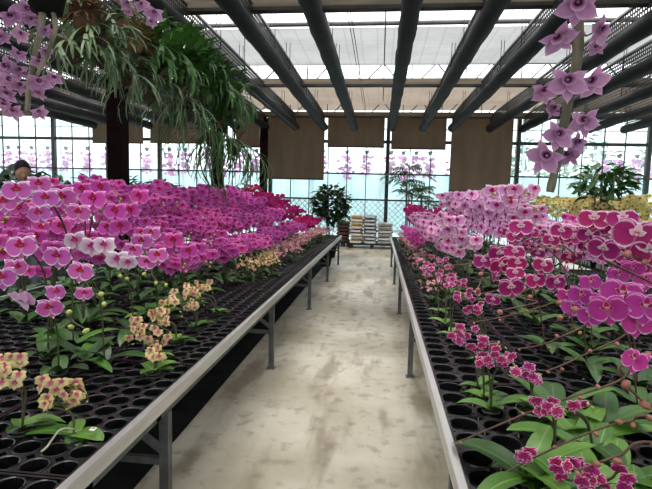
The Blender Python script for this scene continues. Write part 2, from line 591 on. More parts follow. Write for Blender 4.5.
def blossom_mb(hi, kind='phal', part='all'):
    nl, nw = ((6, 4) if hi else (3, 2))
    m = MB()
    if part in ('all', 'petals'):
        if kind == 'phal':
            for a in (90, 218, 322):
                petal(m, math.radians(a), 0.48, 0.36, 0.03, -0.03, 0.15, nl, nw, 0.25)
            for a in (8, 172):
                petal(m, math.radians(a), 0.50, 0.58, -0.01, 0.03, -0.12, nl, nw + (2 if hi else 0), 0.0, 0.1)
        elif kind == 'star':
            for a in (90, 205, 335):
                petal(m, math.radians(a), 0.46, 0.34, 0.02, 0.05, 0.3, nl, nw, 0.15)
            for a in (20, 160):
                petal(m, math.radians(a), 0.48, 0.46, -0.01, 0.07, 0.2, nl, nw, 0.1)
        else:
            for a in (96, 215, 322):
                petal(m, math.radians(a), 0.50, 0.27, 0.02, 0.10, -0.3, nl, nw, 0.35)
            for a in (18, 160):
                petal(m, math.radians(a), 0.52, 0.40, 0.0, 0.14, -0.35, nl, nw, 0.3, 0.5)
        # short stalk behind
        m.tube([(0, 0.03, 0), (0, 0.10, -0.02), (0, 0.18, -0.08)], 0.014, 4, False)
    if part in ('all', 'lip'):
        if part == 'all':
            m.cur = 1
        l = lip_mb(4 if hi else 2, kind == 'dendro')
        m.add(l, Matrix.Identity(4))
    return m


KIND = {'miniyellow': 'star', 'minipink': 'star', 'minimag': 'star', 'dendro': 'dendro'}
_bc = {}


def blossom_mesh(var, mode):
    """mode: 'petals' / 'lip' (two meshes) or 'lo' (one light mesh)"""
    k = (var, mode)
    if k not in _bc:
        kd = KIND.get(var, 'phal')
        if mode == 'petals':
            _bc[k] = blossom_mb(True, kd, 'petals').mesh('blossom_' + var, PET[var][0])
        elif mode == 'lip':
            _bc[k] = blossom_mb(True, kd, 'lip').mesh('lip_' + var, PET[var][1])
        else:
            _bc[k] = blossom_mb(mode == 'mid', kd, 'all').mesh('blossom_' + var + mode, list(PET[var]))
    return _bc[k]


def look(d, spin=0.0):
    """rotation that turns a flower's face (-y) to direction d, its top kept up"""
    d = V(d).normalized()
    z = V((0, 0, 1))
    x = z.cross(-d)
    if x.length < 1e-3:
        x = V((1, 0, 0))
    x.normalize()
    zz = x.cross(-d)
    m = Matrix((x, -d, zz)).transposed()
    # ensure right-handed
    if m.determinant() < 0:
        m = Matrix((-x, -d, zz)).transposed()
    return (m @ Matrix.Rotation(spin, 3, 'Y')).to_4x4()


def xf(p, rot, s):
    m = rot.copy()
    m = m @ Matrix.Diagonal((s, s, s, 1))
    m.translation = V(p)
    return m


def leaf_mb(L, W, arch, nl=8, nw=4, fold=0.25, rise=0.5):
    m = MB()

    def fn(u, v):
        s = (u - .5) * 2
        t = min(v, 0.99)
        w = W / 2 * (math.sin(PI * (0.10 + 0.9 * t) ** 0.9) ** 0.55)
        if v > .98:
            w *= .3
        x = L * t * (1 - 0.12 * arch * t)
        z = L * (rise * t - arch * t * t) + fold * abs(s) * w
        return (x, s * w, z)
    m.grid(fn, nw, nl, lambda u, v: (abs(u - .5) * 2, v))
    return m


LEAF = [leaf_mb(0.22, 0.075, 0.45).mesh('leaf_long', MT['leaf']), leaf_mb(0.17, 0.08, 0.3, rise=.65).mesh('leaf_mid', MT['leaf']),
        leaf_mb(0.25, 0.065, 0.7, rise=.8).mesh('leaf_arched', MT['leaf'])]
LEAFB = [leaf_mb(0.26, 0.062, 0.4, rise=.42).mesh('leaf_bright', MT['leafbright']), leaf_mb(0.20, 0.066, 0.35, rise=.6).mesh('leaf_bright_short', MT['leafbright'])]
LEAFM = [leaf_mb(0.11, 0.05, 0.35, 6, 2).mesh('leaf_small', MT['leaf']), leaf_mb(0.13, 0.055, 0.5, 6, 2, rise=.4).mesh('leaf_small_arched', MT['leafbright'])]


def foliage_mesh(n, L, W, mat, seed, name='foliage'):
    r = random.Random(seed)
    m = MB()
    for k in range(n):
        l = leaf_mb(L * r.uniform(.8, 1.15), W, r.uniform(.3, .6), 4, 2, rise=r.uniform(.4, .9))
        m.add(l, Matrix.Rotation(k * 2.4 + r.uniform(-.3, .3), 4, 'Z'))
    return m.mesh(name, mat)


POT = None


def pot_mesh(r=0.0345, h=0.085):
    m = MB()
    m.lathe([(r * .74, 0), (r, h), (r * 1.06, h), (r * 1.06, h - .008), (r * .98, h - .008)], 14)
    m.face([len(m.v)] and list(range(0, 14))[::-1])
    m.cur = 1
    m.lathe([(r * .96, h * .9), (r * .5, h * .95), (0.001, h * .97)], 14)
    return m.mesh('orchid_pot', [MT['pot'], MT['moss']])


POT = pot_mesh()
POTS = pot_mesh(0.033, 0.075)
BUD = {}
for kk in ('g', 'p'):
    m = MB()
    m.ball((0, 0, 0), 0.5, .85, 1.35, .85, 8, 6)
    BUD[kk] = m.mesh('bud_' + kk, MT['bud_' + kk])


def spline(pts, n):
    """Catmull-Rom through pts"""
    pts = [V(p) for p in pts]
    if len(pts) < 3:
        return [pts[0].lerp(pts[-1], i / n) for i in range(n + 1)]
    out = []
    P = [pts[0] * 2 - pts[1]] + pts + [pts[-1] * 2 - pts[-2]]
    segs = len(pts) - 1
    for i in range(n + 1):
        t = i / n * segs
        k = min(int(t), segs - 1)
        t -= k
        a, b, c, d = P[k:k + 4]
        out.append(0.5 * ((2 * b) + (c - a) * t + (2 * a - 5 * b + 4 * c - d) * t * t + (3 * b - a - 3 * c + d) * t ** 3))
    return out


def make_spike(rr, h, reach, nb, size, side=0.0, start=0.5, droop=0.12, buds=2):
    """curve points, blossoms (pos, dir, size), buds for one arching flower spike in a plant's own frame (front -y)"""
    def P(t):
        return V((side * t ** 1.5, -reach * t ** 2.2, 0.07 + h * (1 - (1 - t) ** 1.7) - droop * max(0, t - .55) ** 1.5 * 3))
    pts = [P(i / 12) for i in range(13)]
    bl, bd = [], []
    for k in range(nb):
        t = start + (0.98 - start) * k / max(1, nb - 1)
        p = P(t)
        sx = 1 if k % 2 else -1
        p = p + V((sx * size * 0.42, -0.02 - rr.uniform(0, .02), rr.uniform(-.02, .02)))
        d = V((sx * 0.25 + rr.uniform(-.3, .3), -1, rr.uniform(-.25, .15)))
        bl.append((p, d, size * rr.uniform(.85, 1.12)))
    e = P(1)
    tv = (P(1) - P(.95)).normalized()
    for k in range(buds):
        pts.append(e + tv * 0.035 * (k + 1) + V((0, 0, -.006 * k * k)))
        bd.append((pts[-1] + V((0.008 * (-1) ** k, 0, 0.004)), 0.022 - .003 * k))
    return pts, bl, bd


def plant(name, label, cat, loc, rz, var, spikes, leaves, lod, group=None, pot=None, bud='g', stem='stem', leafset=None, lift=0.0, seed=0, lean=0):
    """an orchid: pot, leaves, stems, blossoms (> lip), buds, all in the plant's own frame.
    lod 0: every piece a part; 1: blossom and leaf parts, light; 2: four merged parts for far plants"""
    t = thing(name, label, cat, loc, rz, group)
    put('pot', pot or POT, t)
    rr = random.Random(seed * 13 + 5)
    top = 0.07
    if lod < 2:
        ls = leafset or LEAF
        for k in range(leaves):
            put('leaf', ls[k % len(ls)], t, (0, 0, top + 0.004 * k), (0, rr.uniform(-.25, .15), k * 2.39 + rr.uniform(-.4, .4)), rr.uniform(.8, 1.15))
    else:
        put('foliage', foliage_mesh(leaves, *( (0.12, .05) if cat.startswith('mini') else (0.21, .075)), (leafset or LEAF)[0].materials[0], seed), t, (0, 0, top))
    smb = MB()
    allb = MB()
    for pts, bl, bd in spikes:
        if lod < 2:
            st = MB()
            st.tube(pts, 0.0032, 5 if lod == 0 else 4, True, lambda q: 0.0042 - 0.0014 * q)
            for (p, d, s) in bl:
                b0 = V(p) + look(d) @ V((0, .15 * s, -.06 * s))
                near = min(pts, key=lambda q: (V(q) - b0).length)
                st.tube([near, b0], 0.0016, 4, False)
            put('flower_stem', st.mesh('flower_stem', MT[stem]), t)
            for (p, d, s) in bl:
                mw = xf(p, look(d, rr.uniform(-.2, .2)), s)
                if lod == 0:
                    b = put('blossom', blossom_mesh(var, 'petals'), t, mw=mw)
                    put('lip', blossom_mesh(var, 'lip'), b)
                else:
                    put('blossom', blossom_mesh(var, 'lo' if s < .075 else 'mid'), t, mw=mw)
            for p, s in bd:
                put('bud', BUD[bud], t, mw=xf(p, look((rr.uniform(-1, 1), -1, rr.uniform(-.5, .5))), s))
        else:
            smb.tube(pts[::2], 0.004, 4, False)
            for (p, d, s) in bl:
                lo = _bc.setdefault(('mb', var), blossom_mb(False, KIND.get(var, 'phal'), 'all'))
                allb.add(lo, xf(p, look(d, rr.uniform(-.2, .2)), s))
    if lod == 2:
        put('flower_stem', smb.mesh('flower_stem', MT[stem]), t)
        put('blossoms', allb.mesh('blossoms', list(PET[var])), t)
    return t


# ------------------------------------------------------------------ world and light
w = bpy.data.worlds.new('overcast_sky')
sc.world = w
w.use_nodes = True
nt = w.node_tree
nt.nodes.clear()
wo = nt.nodes.new('ShaderNodeOutputWorld')
bg = nt.nodes.new('ShaderNodeBackground')
tc = nt.nodes.new('ShaderNodeTexCoord')
sp = nt.nodes.new('ShaderNodeSeparateXYZ')
nt.links.new(tc.outputs['Generated'], sp.inputs[0])
cr = nt.nodes.new('ShaderNodeValToRGB')
cr.color_ramp.elements[0].position = 0.0
cr.color_ramp.elements[0].color = (0.80, 0.90, 0.92, 1)
cr.color_ramp.elements[1].position = 0.35
cr.color_ramp.elements[1].color = (1, 1, 1, 1)
nt.links.new(sp.outputs[2], cr.inputs[0])
nt.links.new(cr.outputs[0], bg.inputs[0])
bg.inputs[1].default_value = 1.0
nt.links.new(bg.outputs[0], wo.inputs[0])
sun_d = bpy.data.lights.new('hazy_sun', 'SUN')
sun_d.energy = 1.6
sun_d.angle = math.radians(40)
sun_d.color = (1, 0.98, 0.95)
sun = bpy.data.objects.new('hazy_sun', sun_d)
col.objects.link(sun)
sun.rotation_euler = (math.radians(14), math.radians(-10), 0)
sc.view_settings.view_transform = 'Standard'
sc.view_settings.look = 'None'
sc.view_settings.gamma = 1
sc.view_settings.use_curve_mapping = False
sc.view_settings.exposure = 1.55

# ------------------------------------------------------------------ the setting
XL, XR, YB, YW = -15.5, 12.0, -1.5, 16.2
m = MB()
m.box(XL, XR, YB, YW, -0.1, 0)
struct(put('floor', m.mesh('floor', MT['floor'], False)), 'stained concrete greenhouse floor')

for xa, xb, lab in ((XL + .05, -1.16, 'black weed mat under the left bench'), (.56, XR - .05, 'black weed mat under the right bench')):
    m = MB()
    m.box(xa, xb, YB + .05, 11.3, 0, .004)
    struct(put('ground_mat', m.mesh('ground_mat', MT['mat'], False)), lab)
POSTS = [-15.4, -11.5, -7.6, -3.7, 0.2, 4.3, 8.2, 12.0]
TOPZ = 4.15
m = MB()
for x in POSTS:
    m.box(x - .06, x + .06, YW - .07, YW + .07, 0, TOPZ)
m.box(XL, XR, YW - .06, YW + .06, TOPZ, TOPZ + .12)
struct(put('wall_back', m.mesh('wall_back', MT['mullion'], False)), 'black posts and head beam of the window wall')
for n, (a, b) in enumerate(zip(POSTS[:-1], POSTS[1:])):
    m = MB()
    x0, x1 = a + .06, b - .06
    for z, th in ((0.05, .1), (1.45, .05), (2.30, .05), (3.34, .10)):
        m.box(x0, x1, YW - .03, YW + .03, z - th / 2, z + th / 2)
    k = 6
    for i in range(1, k):
        x = x0 + (x1 - x0) * i / k
        m.box(x - .013, x + .013, YW - .022, YW + .022, 0, TOPZ)
    o = struct(put('window_%d' % (n + 1), m.mesh('window_frame', MT['mullion'], False)), 'black framed greenhouse window bay')
    g = MB()
    g.box(x0, x1, YW + .023, YW + .027, 0.1, TOPZ)
    put('pane', g.mesh('pane', MT['glass'], False), o)

m = MB()
m.box(XL, XR, YB - .02, YB, 0, 5.8)
struct(put('wall_front', m.mesh('wall_front', MT['frontwall'], False)), 'pale film end wall behind the camera')
for nm, xw in (('wall_left', XL - .06), ('wall_right', XR)):
    m = MB()
    m.box(xw, xw + .06, YB, YW, 0, 1.0)
    y = YB
    while y < YW:
        m.box(xw, xw + .06, y, y + .08, 1.0, 5.8)
        y += 1.9
    o = struct(put(nm, m.mesh(nm, MT['endwall'], False)), 'low grey side wall with film above')
    m = MB()
    m.box(xw + .02, xw + .03, YB, YW, 1.0, 5.8)
    put('film', m.mesh('film', MT['outwall'], False), o)

# columns, beams with trusses
n = 0
for y, cpx in ((6.65, 118), (11.0, 217.5), (15.1, 264)):
    COLX = at(cpx, 140, y).x
    m = MB()
    wdt = .105
    m.box(COLX - wdt, COLX + wdt, y - .006 - wdt, y - wdt + .010, 0, 3.93)
    m.box(COLX - wdt, COLX + wdt, y + wdt - .010, y + wdt + .006, 0, 3.93)
    m.box(COLX - .012, COLX + .012, y - wdt, y + wdt, 0, 3.93)
    m.box(COLX - wdt, COLX + wdt, y - wdt, y + wdt, 0.4, 3.90)
    m.box(COLX - .2, COLX + .2, y - .2, y + .2, 0, .02)
    n += 1
    c = struct(put('column', m.mesh('column', MT['column'], False)), ['dark maroon steel column nearest the camera, behind the fern row', 'middle maroon steel column behind the last hanging fern', 'far maroon steel column beside the back blinds'][n - 1])
for n, y in enumerate((2.3, 6.65, 11.0, 15.1)):
    b = thing('roof_truss', ['tan roof truss over the camera', 'tan roof beam running across the top of the view', 'tan roof truss halfway down the greenhouse', 'tan roof beam just before the brown blinds'][n], 'roof truss', (0, y, 3.93))
    m = MB()
    m.box(XL, XR, -.05, .05, 0.045, .17)
    put('beam', m.mesh('beam', MT['beam'], False), b)
    m = MB()
    m.box(XL, XR, -.07, .07, 0.0, .045)
    put('flange', m.mesh('flange', MT['beamdark'], False), b)
    m = MB()
    m.tube([(XL, 0, .48), (XR, 0, .48)], .022, 8)
    put('top_chord', m.mesh('top_chord', MT['pipe']), b)
    m = MB()
    x = XL + .2
    while x < XR - 1.2:
        m.bar((x, 0, .16), (x + .3, 0, .48), .024)
        m.bar((x + .62, 0, .16), (x + .34, 0, .48), .024)
        m.bar((x + .95, 0, .16), (x + .95, 0, .48), .02)
        x += 1.15
    so = put('strut', m.mesh('strut', MT['strut'], False), b)
    so['kind'] = 'stuff'

m = MB()
m.tube([(XL, 8.4, 4.37), (XR, 8.4, 4.37)], .04, 8)
tag(put('roof_purlin', m.mesh('purlin', MT['pipe'])), 'grey roof pipe between the top beam and the middle truss', 'pipe')
m = MB()
m.tube([(XL, 12.7, 4.40), (XR, 12.7, 4.40)], .025, 8)
tag(put('roof_purlin', m.mesh('purlin', MT['pipe'])), 'thin grey roof pipe at the edge of the tan shade cloth', 'pipe')
m = MB()
m.tube([(-1.0, 7.2, 4.75), (2.5, 7.6, 4.72)], .02, 8)
tag(put('roof_brace', m.mesh('brace', MT['rust'])), 'thin red oxide brace pipe above the roof opening', 'pipe')


def cloth(y0, y1, z, mat, label, sag=.04):
    m = MB()
    m.grid(lambda u, v: (XL + (XR - XL) * u, y0 + (y1 - y0) * v, z - sag * math.sin(PI * ((u * 14) % 1)) * math.sin(PI * v) + .015 * math.sin(40 * v + 3 * math.sin(9 * u))), 84, 14)
    tag(put('shade_cloth', m.mesh('shade_cloth', mat)), label, 'shade cloth')


cloth(-1.3, 0.9, 4.33, MT['cloth'], 'white shade cloth drawn under the roof over the camera')
cloth(4.3, 6.5, 4.33, MT['cloth'], 'white shade cloth drawn under the roof before the top beam')
cloth(8.45, 10.75, 4.33, MT['cloth'], 'white shade cloth drawn under the roof before the middle truss')
cloth(12.75, 16.1, 4.33, MT['cloth2'], 'aged tan shade cloth drawn under the roof by the back wall')
m = MB()
m.grid(lambda u, v: (XL + (XR - XL) * u, YB + (YW + .4 - YB) * v, 5.5 + .25 * abs(((v * 4.5) % 1) - .5)), 60, 36)
struct(put('ceiling', m.mesh('ceiling', MT['film'])), 'pale translucent roof film')

# ------------------------------------------------------------------ rolled curtain tubes with netting
TX = [-9.4, -8.45, -7.5, -6.55, -5.6, -4.6, -3.65, -2.7, -1.8, -.87, .28, 1.22, 2.08, 3.2, 4.15, 5.1, 6.05, 7.0]
Y0, Y1 = -1.0, 15.25
m = MB()


def tubef(u, v):
    y = Y0 + (Y1 - Y0) * v
    r = .118 + .006 * math.sin(y * 5) + .004 * math.sin(y * 13 + u * 6)
    return (r * math.cos(2 * PI * u), y, r * math.sin(2 * PI * u))


m.grid(tubef, 14, 60, close_u=True)
for v in (0, 1):
    ring = [len(m.v) + i for i in range(14)]
    m.v += [tubef(i / 14, v) for i in range(14)]
    m.face(ring if v else ring[::-1])
TUBE = m.mesh('rolled_curtain', MT['tube'])
m = MB()
PIT, BARW = .062, .022
ny = int((Y1 - Y0) / PIT)
for j in range(ny + 1):
    y = Y0 + j * PIT
    m.box(-.004, .004, y - BARW / 2, y + BARW / 2, .12, .352)
for k in range(4):
    z = .155 + k * PIT
    m.box(-.005, .005, Y0, Y1, z - BARW / 2, z + BARW / 2)
NET = m.mesh('netting', MT['net'], False)
m = MB()
m.box(-.02, .02, Y0, Y1, .352, .385)
TRK = m.mesh('track_rail', MT['trackrail'], False)
m = MB()
for y in (1.0, 3.4, 5.6, 7.9, 9.2, 11.3, 13.2):
    m.tube([(-.03, y, .1), (-.03, y, .75)], .006, 5)
    m.tube([(.03, y + .04, .1), (.03, y + .04, .75)], .006, 5)
HNG = m.mesh('hanger', MT['cable'])
tx_lab = {-2.7: 'over the hanging staghorn ferns', -1.8: 'second to the left of the aisle centre', -.87: 'just left of the aisle centre',
          .28: 'directly over the aisle, right of centre', 1.22: 'over the aisle side of the lavender orchids', 2.08: 'over the middle of the right bench', 3.2: 'over the yellow orchids'}
for i, x in enumerate(TX):
    if x in tx_lab:
        lab = 'long dark rolled curtain tube ' + tx_lab[x]
    elif x < 0:
        lab = 'dark rolled curtain tube, number %s out from the ferns on the left side' % ['eight', 'seven', 'six', 'five', 'four', 'three', 'two'][i]
    else:
        lab = 'dark rolled curtain tube, number %s out from the yellow orchids on the right side' % ['two', 'three', 'four', 'five'][i - 14]
    t = thing('curtain_roller', lab, 'rolled curtain', (x, 0, 3.67))
    put('rolled_curtain', TUBE, t)
    if not -1.2 < x < 1.0:
        put('netting', NET, t)
    put('track_rail', TRK, t)
    put('hanger', HNG, t)['kind'] = 'stuff'

for (x, z, lab) in ((-.01, 4.25, 'black cable running down the roof over the aisle centre'), (-.56, 4.15, 'thin black wire beside the aisle, upper of a pair'),
                    (-.50, 4.08, 'thin black wire beside the aisle, lower of a pair'), (-2.95, 3.935, 'slack black wire above the ferns')):
    m = MB()
    m.tube([(x, 1.0 + 13 * i / 30, z - .03 * math.sin(PI * ((i / 30 * 3.4) % 1))) for i in range(31)], .011 if x > -.1 else .007, 5)
    tag(put('hanging_cable', m.mesh('cable', MT['cable'])), lab, 'cable')

# ------------------------------------------------------------------ brown blinds
BY = 15.8


def blind(xa, xb, ytop, ybot, label):
    pa, pb = at(xa, ytop, BY), at(xb, ytop, BY)
    zb = at((xa + xb) / 2, ybot, BY).z
    zt = max(pa.z, 4.12)
    t = thing('roller_blind', label, 'blind', ((pa.x + pb.x) / 2, BY, zt))
    wd = (pb.x - pa.x) / 2
    m = MB()
    m.grid(lambda u, v: (-wd + 2 * wd * u, .012 * math.sin(u * 9) * v, (zb - zt) * v), 16, 8)
    put('cloth', m.mesh('blind_cloth', MT['blind']), t)
    m = MB()
    m.tube([(-wd, 0, 0.02), (wd, 0, 0.02)], .04, 10)
    put('roller', m.mesh('roller', MT['blindbar']), t)
    m = MB()
    m.box(-wd, wd, -.012, .012, zb - zt - .05, zb - zt)
    put('hem_bar', m.mesh('hem_bar', MT['blindbar'], False), t)


blind(92, 143, 121, 142, 'short brown blind at the far left of the back wall')
blind(150, 205, 121, 142, 'short brown blind behind the hanging ferns')
blind(236, 260, 121, 146, 'narrow brown blind just beside the far maroon column')
blind(268, 325, 121, 178, 'long brown blind reaching lowest beside the far maroon column')
blind(328, 385, 121, 146, 'short brown blind above the stacked soil bags')
blind(392, 447, 121, 148, 'short brown blind above the palm at the aisle end')
blind(452, 514, 121, 191, 'wide long brown blind behind the lavender orchids')

# ------------------------------------------------------------------ beyond the glass
m = MB()
m.box(-40, 40, YW + .3, 45, -.12, -.02)
o = put('ground_outside', m.mesh('ground_outside', MT['outground'], False))
struct(o, 'pale ground beyond the window wall')
m = MB()
for x in [-24 + 3 * i for i in range(17)]:
    m.box(x - .05, x + .05, 21.6, 21.66, 0, 5)
m.box(-26, 26, 21.55, 21.6, 0, 2.6)
o = struct(put('wall_outside', m.mesh('wall_outside', MT['nextwall'], False)), 'pale film wall of the next greenhouse')
# lattice outside the low part of the windows
t = thing('lattice_panel', 'pale diagonal garden lattice outside the low windows at aisle end', 'lattice', (0, 16.3, 0))
m = MB()
X0, X1, H0 = -4.0, 4.0, 1.42
sp_ = .19
k = X0 - H0
while k < X1:
    for sg in (1, -1):
        a = (k, 0 if sg > 0 else H0)
        b = (k + H0, H0 if sg > 0 else 0)
        if a[0] < X0:
            d = X0 - a[0]
            a = (X0, a[1] + sg * d)
        if b[0] > X1:
            d = b[0] - X1
            b = (X1, b[1] - sg * d)
        if b[0] - a[0] > .05:
            m.bar((a[0], .012 * sg, a[1]), (b[0], .012 * sg, b[1]), .045, .012)
    k += sp_
put('slats', m.mesh('slats', MT['lattice'], False), t)
m = MB()
m.box(X0, X1, -.03, .03, H0, H0 + .05)
m.box(X0, X1, -.03, .03, 0, .05)
put('lattice_frame', m.mesh('lattice_frame', MT['lattice'], False), t)
# orchids hanging in the next house
rr = random.Random(3)


def hang_orchid_mesh(seed):
    r = random.Random(seed)
    m = MB()
    lo = blossom_mb(False, 'phal', 'petals')
    for k in range(40):
        p = V((r.gauss(0, .10), r.gauss(0, .08), -.1 - .75 * r.random()))
        m.add(lo, xf(p, look((r.uniform(-1, 1), -1, r.uniform(-.5, .5))), r.uniform(.13, .2)))
    return m.mesh('blossoms', PET['outside'][0])


HO = [hang_orchid_mesh(s) for s in range(3)]
HF = foliage_mesh(6, .3, .05, MT['leaf'], 77)
m = MB()
m.lathe([(.05, 0), (.08, .12)], 10)
m.tube([(0, 0, .1), (0, 0, .9)], .006, 4)
HB = m.mesh('basket', MT['tub'])
m = MB()
m.tube([(-16, 17.6, 3.95), (13, 17.6, 3.95)], .02, 6)
tag(put('hanging_pipe', m.mesh('hanging_pipe', MT['pipe'])), 'pipe beyond the glass that carries the hanging pink orchids', 'pipe')
x = -15.0
i = 0
while x < 10:
    if not (4.6 < x < 7.5):
        t = thing('hanging_orchid', 'pink orchid hanging in a row beyond the back windows', 'orchid', (x, 17.6, 3.06), rr.uniform(-.4, .4), 'pink orchids hanging beyond the back windows')
        put('basket', HB, t)
        put('foliage', HF, t, (0, 0, .08))
        put('blossoms', HO[i % 3], t, (0, 0, .05), None, rr.uniform(.85, 1.1))
    i += 1
    x += rr.uniform(.4, .95)


def leaf_cloud(n, rx, ry, rz, L, W, seed, mat, name='foliage'):
    r = random.Random(seed)
    m = MB()
    for k in range(n):
        d = V((r.gauss(0, 1), r.gauss(0, 1), r.gauss(0, 1))).normalized() * r.uniform(.35, 1) ** .6
        p = V((d.x * rx, d.y * ry, d.z * rz))
        l = leaf_mb(L * r.uniform(.7, 1.2), W * r.uniform(.8, 1.2), r.uniform(.1, .5), 2, 2, rise=r.uniform(-.3, .5))
        mt = Euler((r.uniform(-.5, .5), r.uniform(-.6, .6), math.atan2(d.y, d.x) + r.uniform(-.8, .8))).to_matrix().to_4x4()
        mt.translation = p
        m.add(l, mt)
    return m.mesh(name, mat)


for i, (x, y, h) in enumerate(((7.0, 26, 4.6), (10.5, 27, 5.0), (14.5, 28, 4.4))):
    t = thing('outside_tree', ['pale tree beyond the windows, beside the wide long blind', 'middle pale tree beyond the windows behind the yellow orchids', 'pale tree beyond the windows at the right picture edge'][i], 'tree', (x, y, -.02))
    m = MB()
    m.tube([(0, 0, 0), (.1, 0, 1.2), (0, 0, h * .6)], .12, 7)
    put('trunk', m.mesh('trunk', MT['bark']), t)
    put('foliage', leaf_cloud(260, 1.5, 1.2, 1.6, .5, .25, i + 40, MT['tree']), t, (0, 0, h * .72))

# ------------------------------------------------------------------ benches and trays
TW, TL = .48, .96


def tray_mesh(PITCH, NC, NR, r):
    m = MB()
    n = 16
    for i in range(NC):
        for j in range(NR):
            cx, cy = (i + .5) * PITCH - TW / 2, (j + .5) * PITCH - TL / 2
            o = len(m.v)
            h = PITCH / 2
            for k in range(n):
                a = 2 * PI * (k + .5) / n
                ca, sa = math.cos(a), math.sin(a)
                q = h / max(abs(ca), abs(sa))
                m.v.append((cx + ca * q, cy + sa * q, 0))
            for k in range(n):          # raised rim
                a = 2 * PI * (k + .5) / n
                m.v.append((cx + math.cos(a) * (r + .004), cy + math.sin(a) * (r + .004), .0))
            for rad, z in ((r + .002, .004), (r - .002, .002), (r - .008, -.062), (r - .013, -.062), (r - .015, -.058)):
                for k in range(n):
                    a = 2 * PI * (k + .5) / n
                    m.v.append((cx + math.cos(a) * rad, cy + math.sin(a) * rad, z))
            for s in range(6):
                for k in range(n):
                    k2 = (k + 1) % n
                    m.face((o + s * n + k, o + s * n + k2, o + (s + 1) * n + k2, o + (s + 1) * n + k))
            # cross of bars in the open bottom
            m.box(cx - .03, cx + .03, cy - .005, cy + .005, -.062, -.058)
            m.box(cx - .005, cx + .005, cy - .03, cy + .03, -.0625, -.0585)
    # folded rim all round
    for (a, b, c, d) in ((-TW / 2, TW / 2, -TL / 2, -TL / 2 + .008), (-TW / 2, TW / 2, TL / 2 - .008, TL / 2), (-TW / 2, -TW / 2 + .008, -TL / 2, TL / 2), (TW / 2 - .008, TW / 2, -TL / 2, TL / 2)):
        m.box(a, b, c, d, -.03, .008)
    return m.mesh('cell_tray', MT['tray'], False)


TRAYL = tray_mesh(.096, 5, 10, .0405)
TRAYR = tray_mesh(.12, 4, 8, .051)
BZ = .565                       # top of the bench's cross bars
TZ = BZ + .064                  # top face of a tray
CUPZ = TZ - .062                # floor of a tray's cups


def bench(label, xa, xb, ya, yb, legs, side, brace=True):
    """xa: aisle edge, xb: far edge"""
    t = thing('greenhouse_bench', label, 'bench', (xa, ya, 0))
    s = 1 if xb > xa else -1
    W, L = abs(xb - xa), yb - ya

    def X(v):
        return v * s

    def bx(m, x0, x1, *r):
        m.box(min(X(x0), X(x1)), max(X(x0), X(x1)), *r)
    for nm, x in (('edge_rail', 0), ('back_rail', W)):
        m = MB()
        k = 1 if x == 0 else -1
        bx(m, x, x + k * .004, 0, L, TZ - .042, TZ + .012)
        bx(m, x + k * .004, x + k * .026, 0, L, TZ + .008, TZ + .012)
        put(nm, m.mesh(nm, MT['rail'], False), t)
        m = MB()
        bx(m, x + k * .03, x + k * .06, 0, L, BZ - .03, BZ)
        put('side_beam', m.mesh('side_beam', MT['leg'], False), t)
    for y in (0, L):
        m = MB()
        y0, y1 = (0, .004) if y == 0 else (L - .004, L)
        bx(m, .004, W - .004, y0, y1, BZ - .035, TZ + .012)
        put('end_rail', m.mesh('end_rail', MT['rail'], False), t)
    y = .12
    while y < L:
        m = MB()
        bx(m, .03, W - .03, y - .02, y + .02, BZ - .03, BZ)
        put('cross_bar', m.mesh('cross_bar', MT['leg'], False), t)
        y += .48
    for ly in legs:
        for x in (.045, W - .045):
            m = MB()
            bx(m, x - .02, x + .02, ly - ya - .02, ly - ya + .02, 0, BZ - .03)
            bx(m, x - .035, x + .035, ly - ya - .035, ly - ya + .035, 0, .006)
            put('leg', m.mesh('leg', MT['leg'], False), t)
        m = MB()
        m.bar((X(.06), ly - ya, .36), (X(.30), ly - ya, BZ - .03), .025)
        put('brace', m.mesh('brace', MT['leg'], False), t)
        m = MB()
        bx(m, .06, W - .06, ly - ya - .012, ly - ya + .012, .30, .33)
        put('crossbeam', m.mesh('crossbeam', MT['leg'], False), t)
    return t


LE, RE = -.83, .25
LEGS = (1.9, 3.95, 6.2, 8.4, 10.65)
bench('long metal bench left of the aisle carrying magenta orchids', LE, LE - 2.05, .25, 10.9, LEGS, -1)
bench('long metal bench right of the aisle carrying lavender and deep magenta orchids', RE, RE + 2.05, .25, 10.9, (1.65,) + LEGS[1:], 1)
bench('metal bench behind the right bench carrying yellow orchids', 3.0, 4.6, 4.0, 11.0, (4.2, 6.5, 8.8, 10.8), 1)
bench('metal bench behind the maroon columns carrying leafy green plants', -4.6, -6.1, 5.0, 12.0, (5.3, 7.6, 10, 11.8), -1)


def snap(x, y):
    """the cell centre next to a point of one of the two tray benches"""
    left = x < 0
    x0, sg, p = (LE, -1, .096) if left else (RE, 1, .12)
    u = (x - x0) * sg - .03
    v = y - .27
    out = []
    for q, T, n in ((u, TW + .006, 4), (v, TL + .006, 11)):
        t = min(max(int(q // T), 0), n - 1)
        c = min(max(int((q - t * T) // p), 0), int(round((T - .006) / p)) - 1)
        out.append(t * T + (c + .5) * p)
    return x0 + sg * (.03 + out[0]), .27 + out[1]


def trays(x0, s, ncol, y0, nrow, text):
    TRAY = TRAYL if s < 0 else TRAYR
    for i in range(ncol):
        for j in range(nrow):
            x = x0 + s * (.03 + TW / 2 + i * (TW + .006))
            y = y0 + .02 + TL / 2 + j * (TL + .006)
            if j == 0:
                where = 'at the near end of the bench'
            elif j == 1:
                where = 'second from the near end'
            elif j < 5:
                where = 'in the near half of the bench'
            else:
                where = 'towards the far end'
            r = ['aisle-edge row', 'second row from the aisle', 'third row from the aisle', 'row away from the aisle'][i]
            g = 'black cell trays, %s, %s, %s' % (text, r, where)
            tag(put('cell_tray', TRAY, None, (x, y, TZ)), 'black plastic cell tray, %s, %s, %s' % (text, r, where.replace('of the bench', '').strip()), 'tray', g)


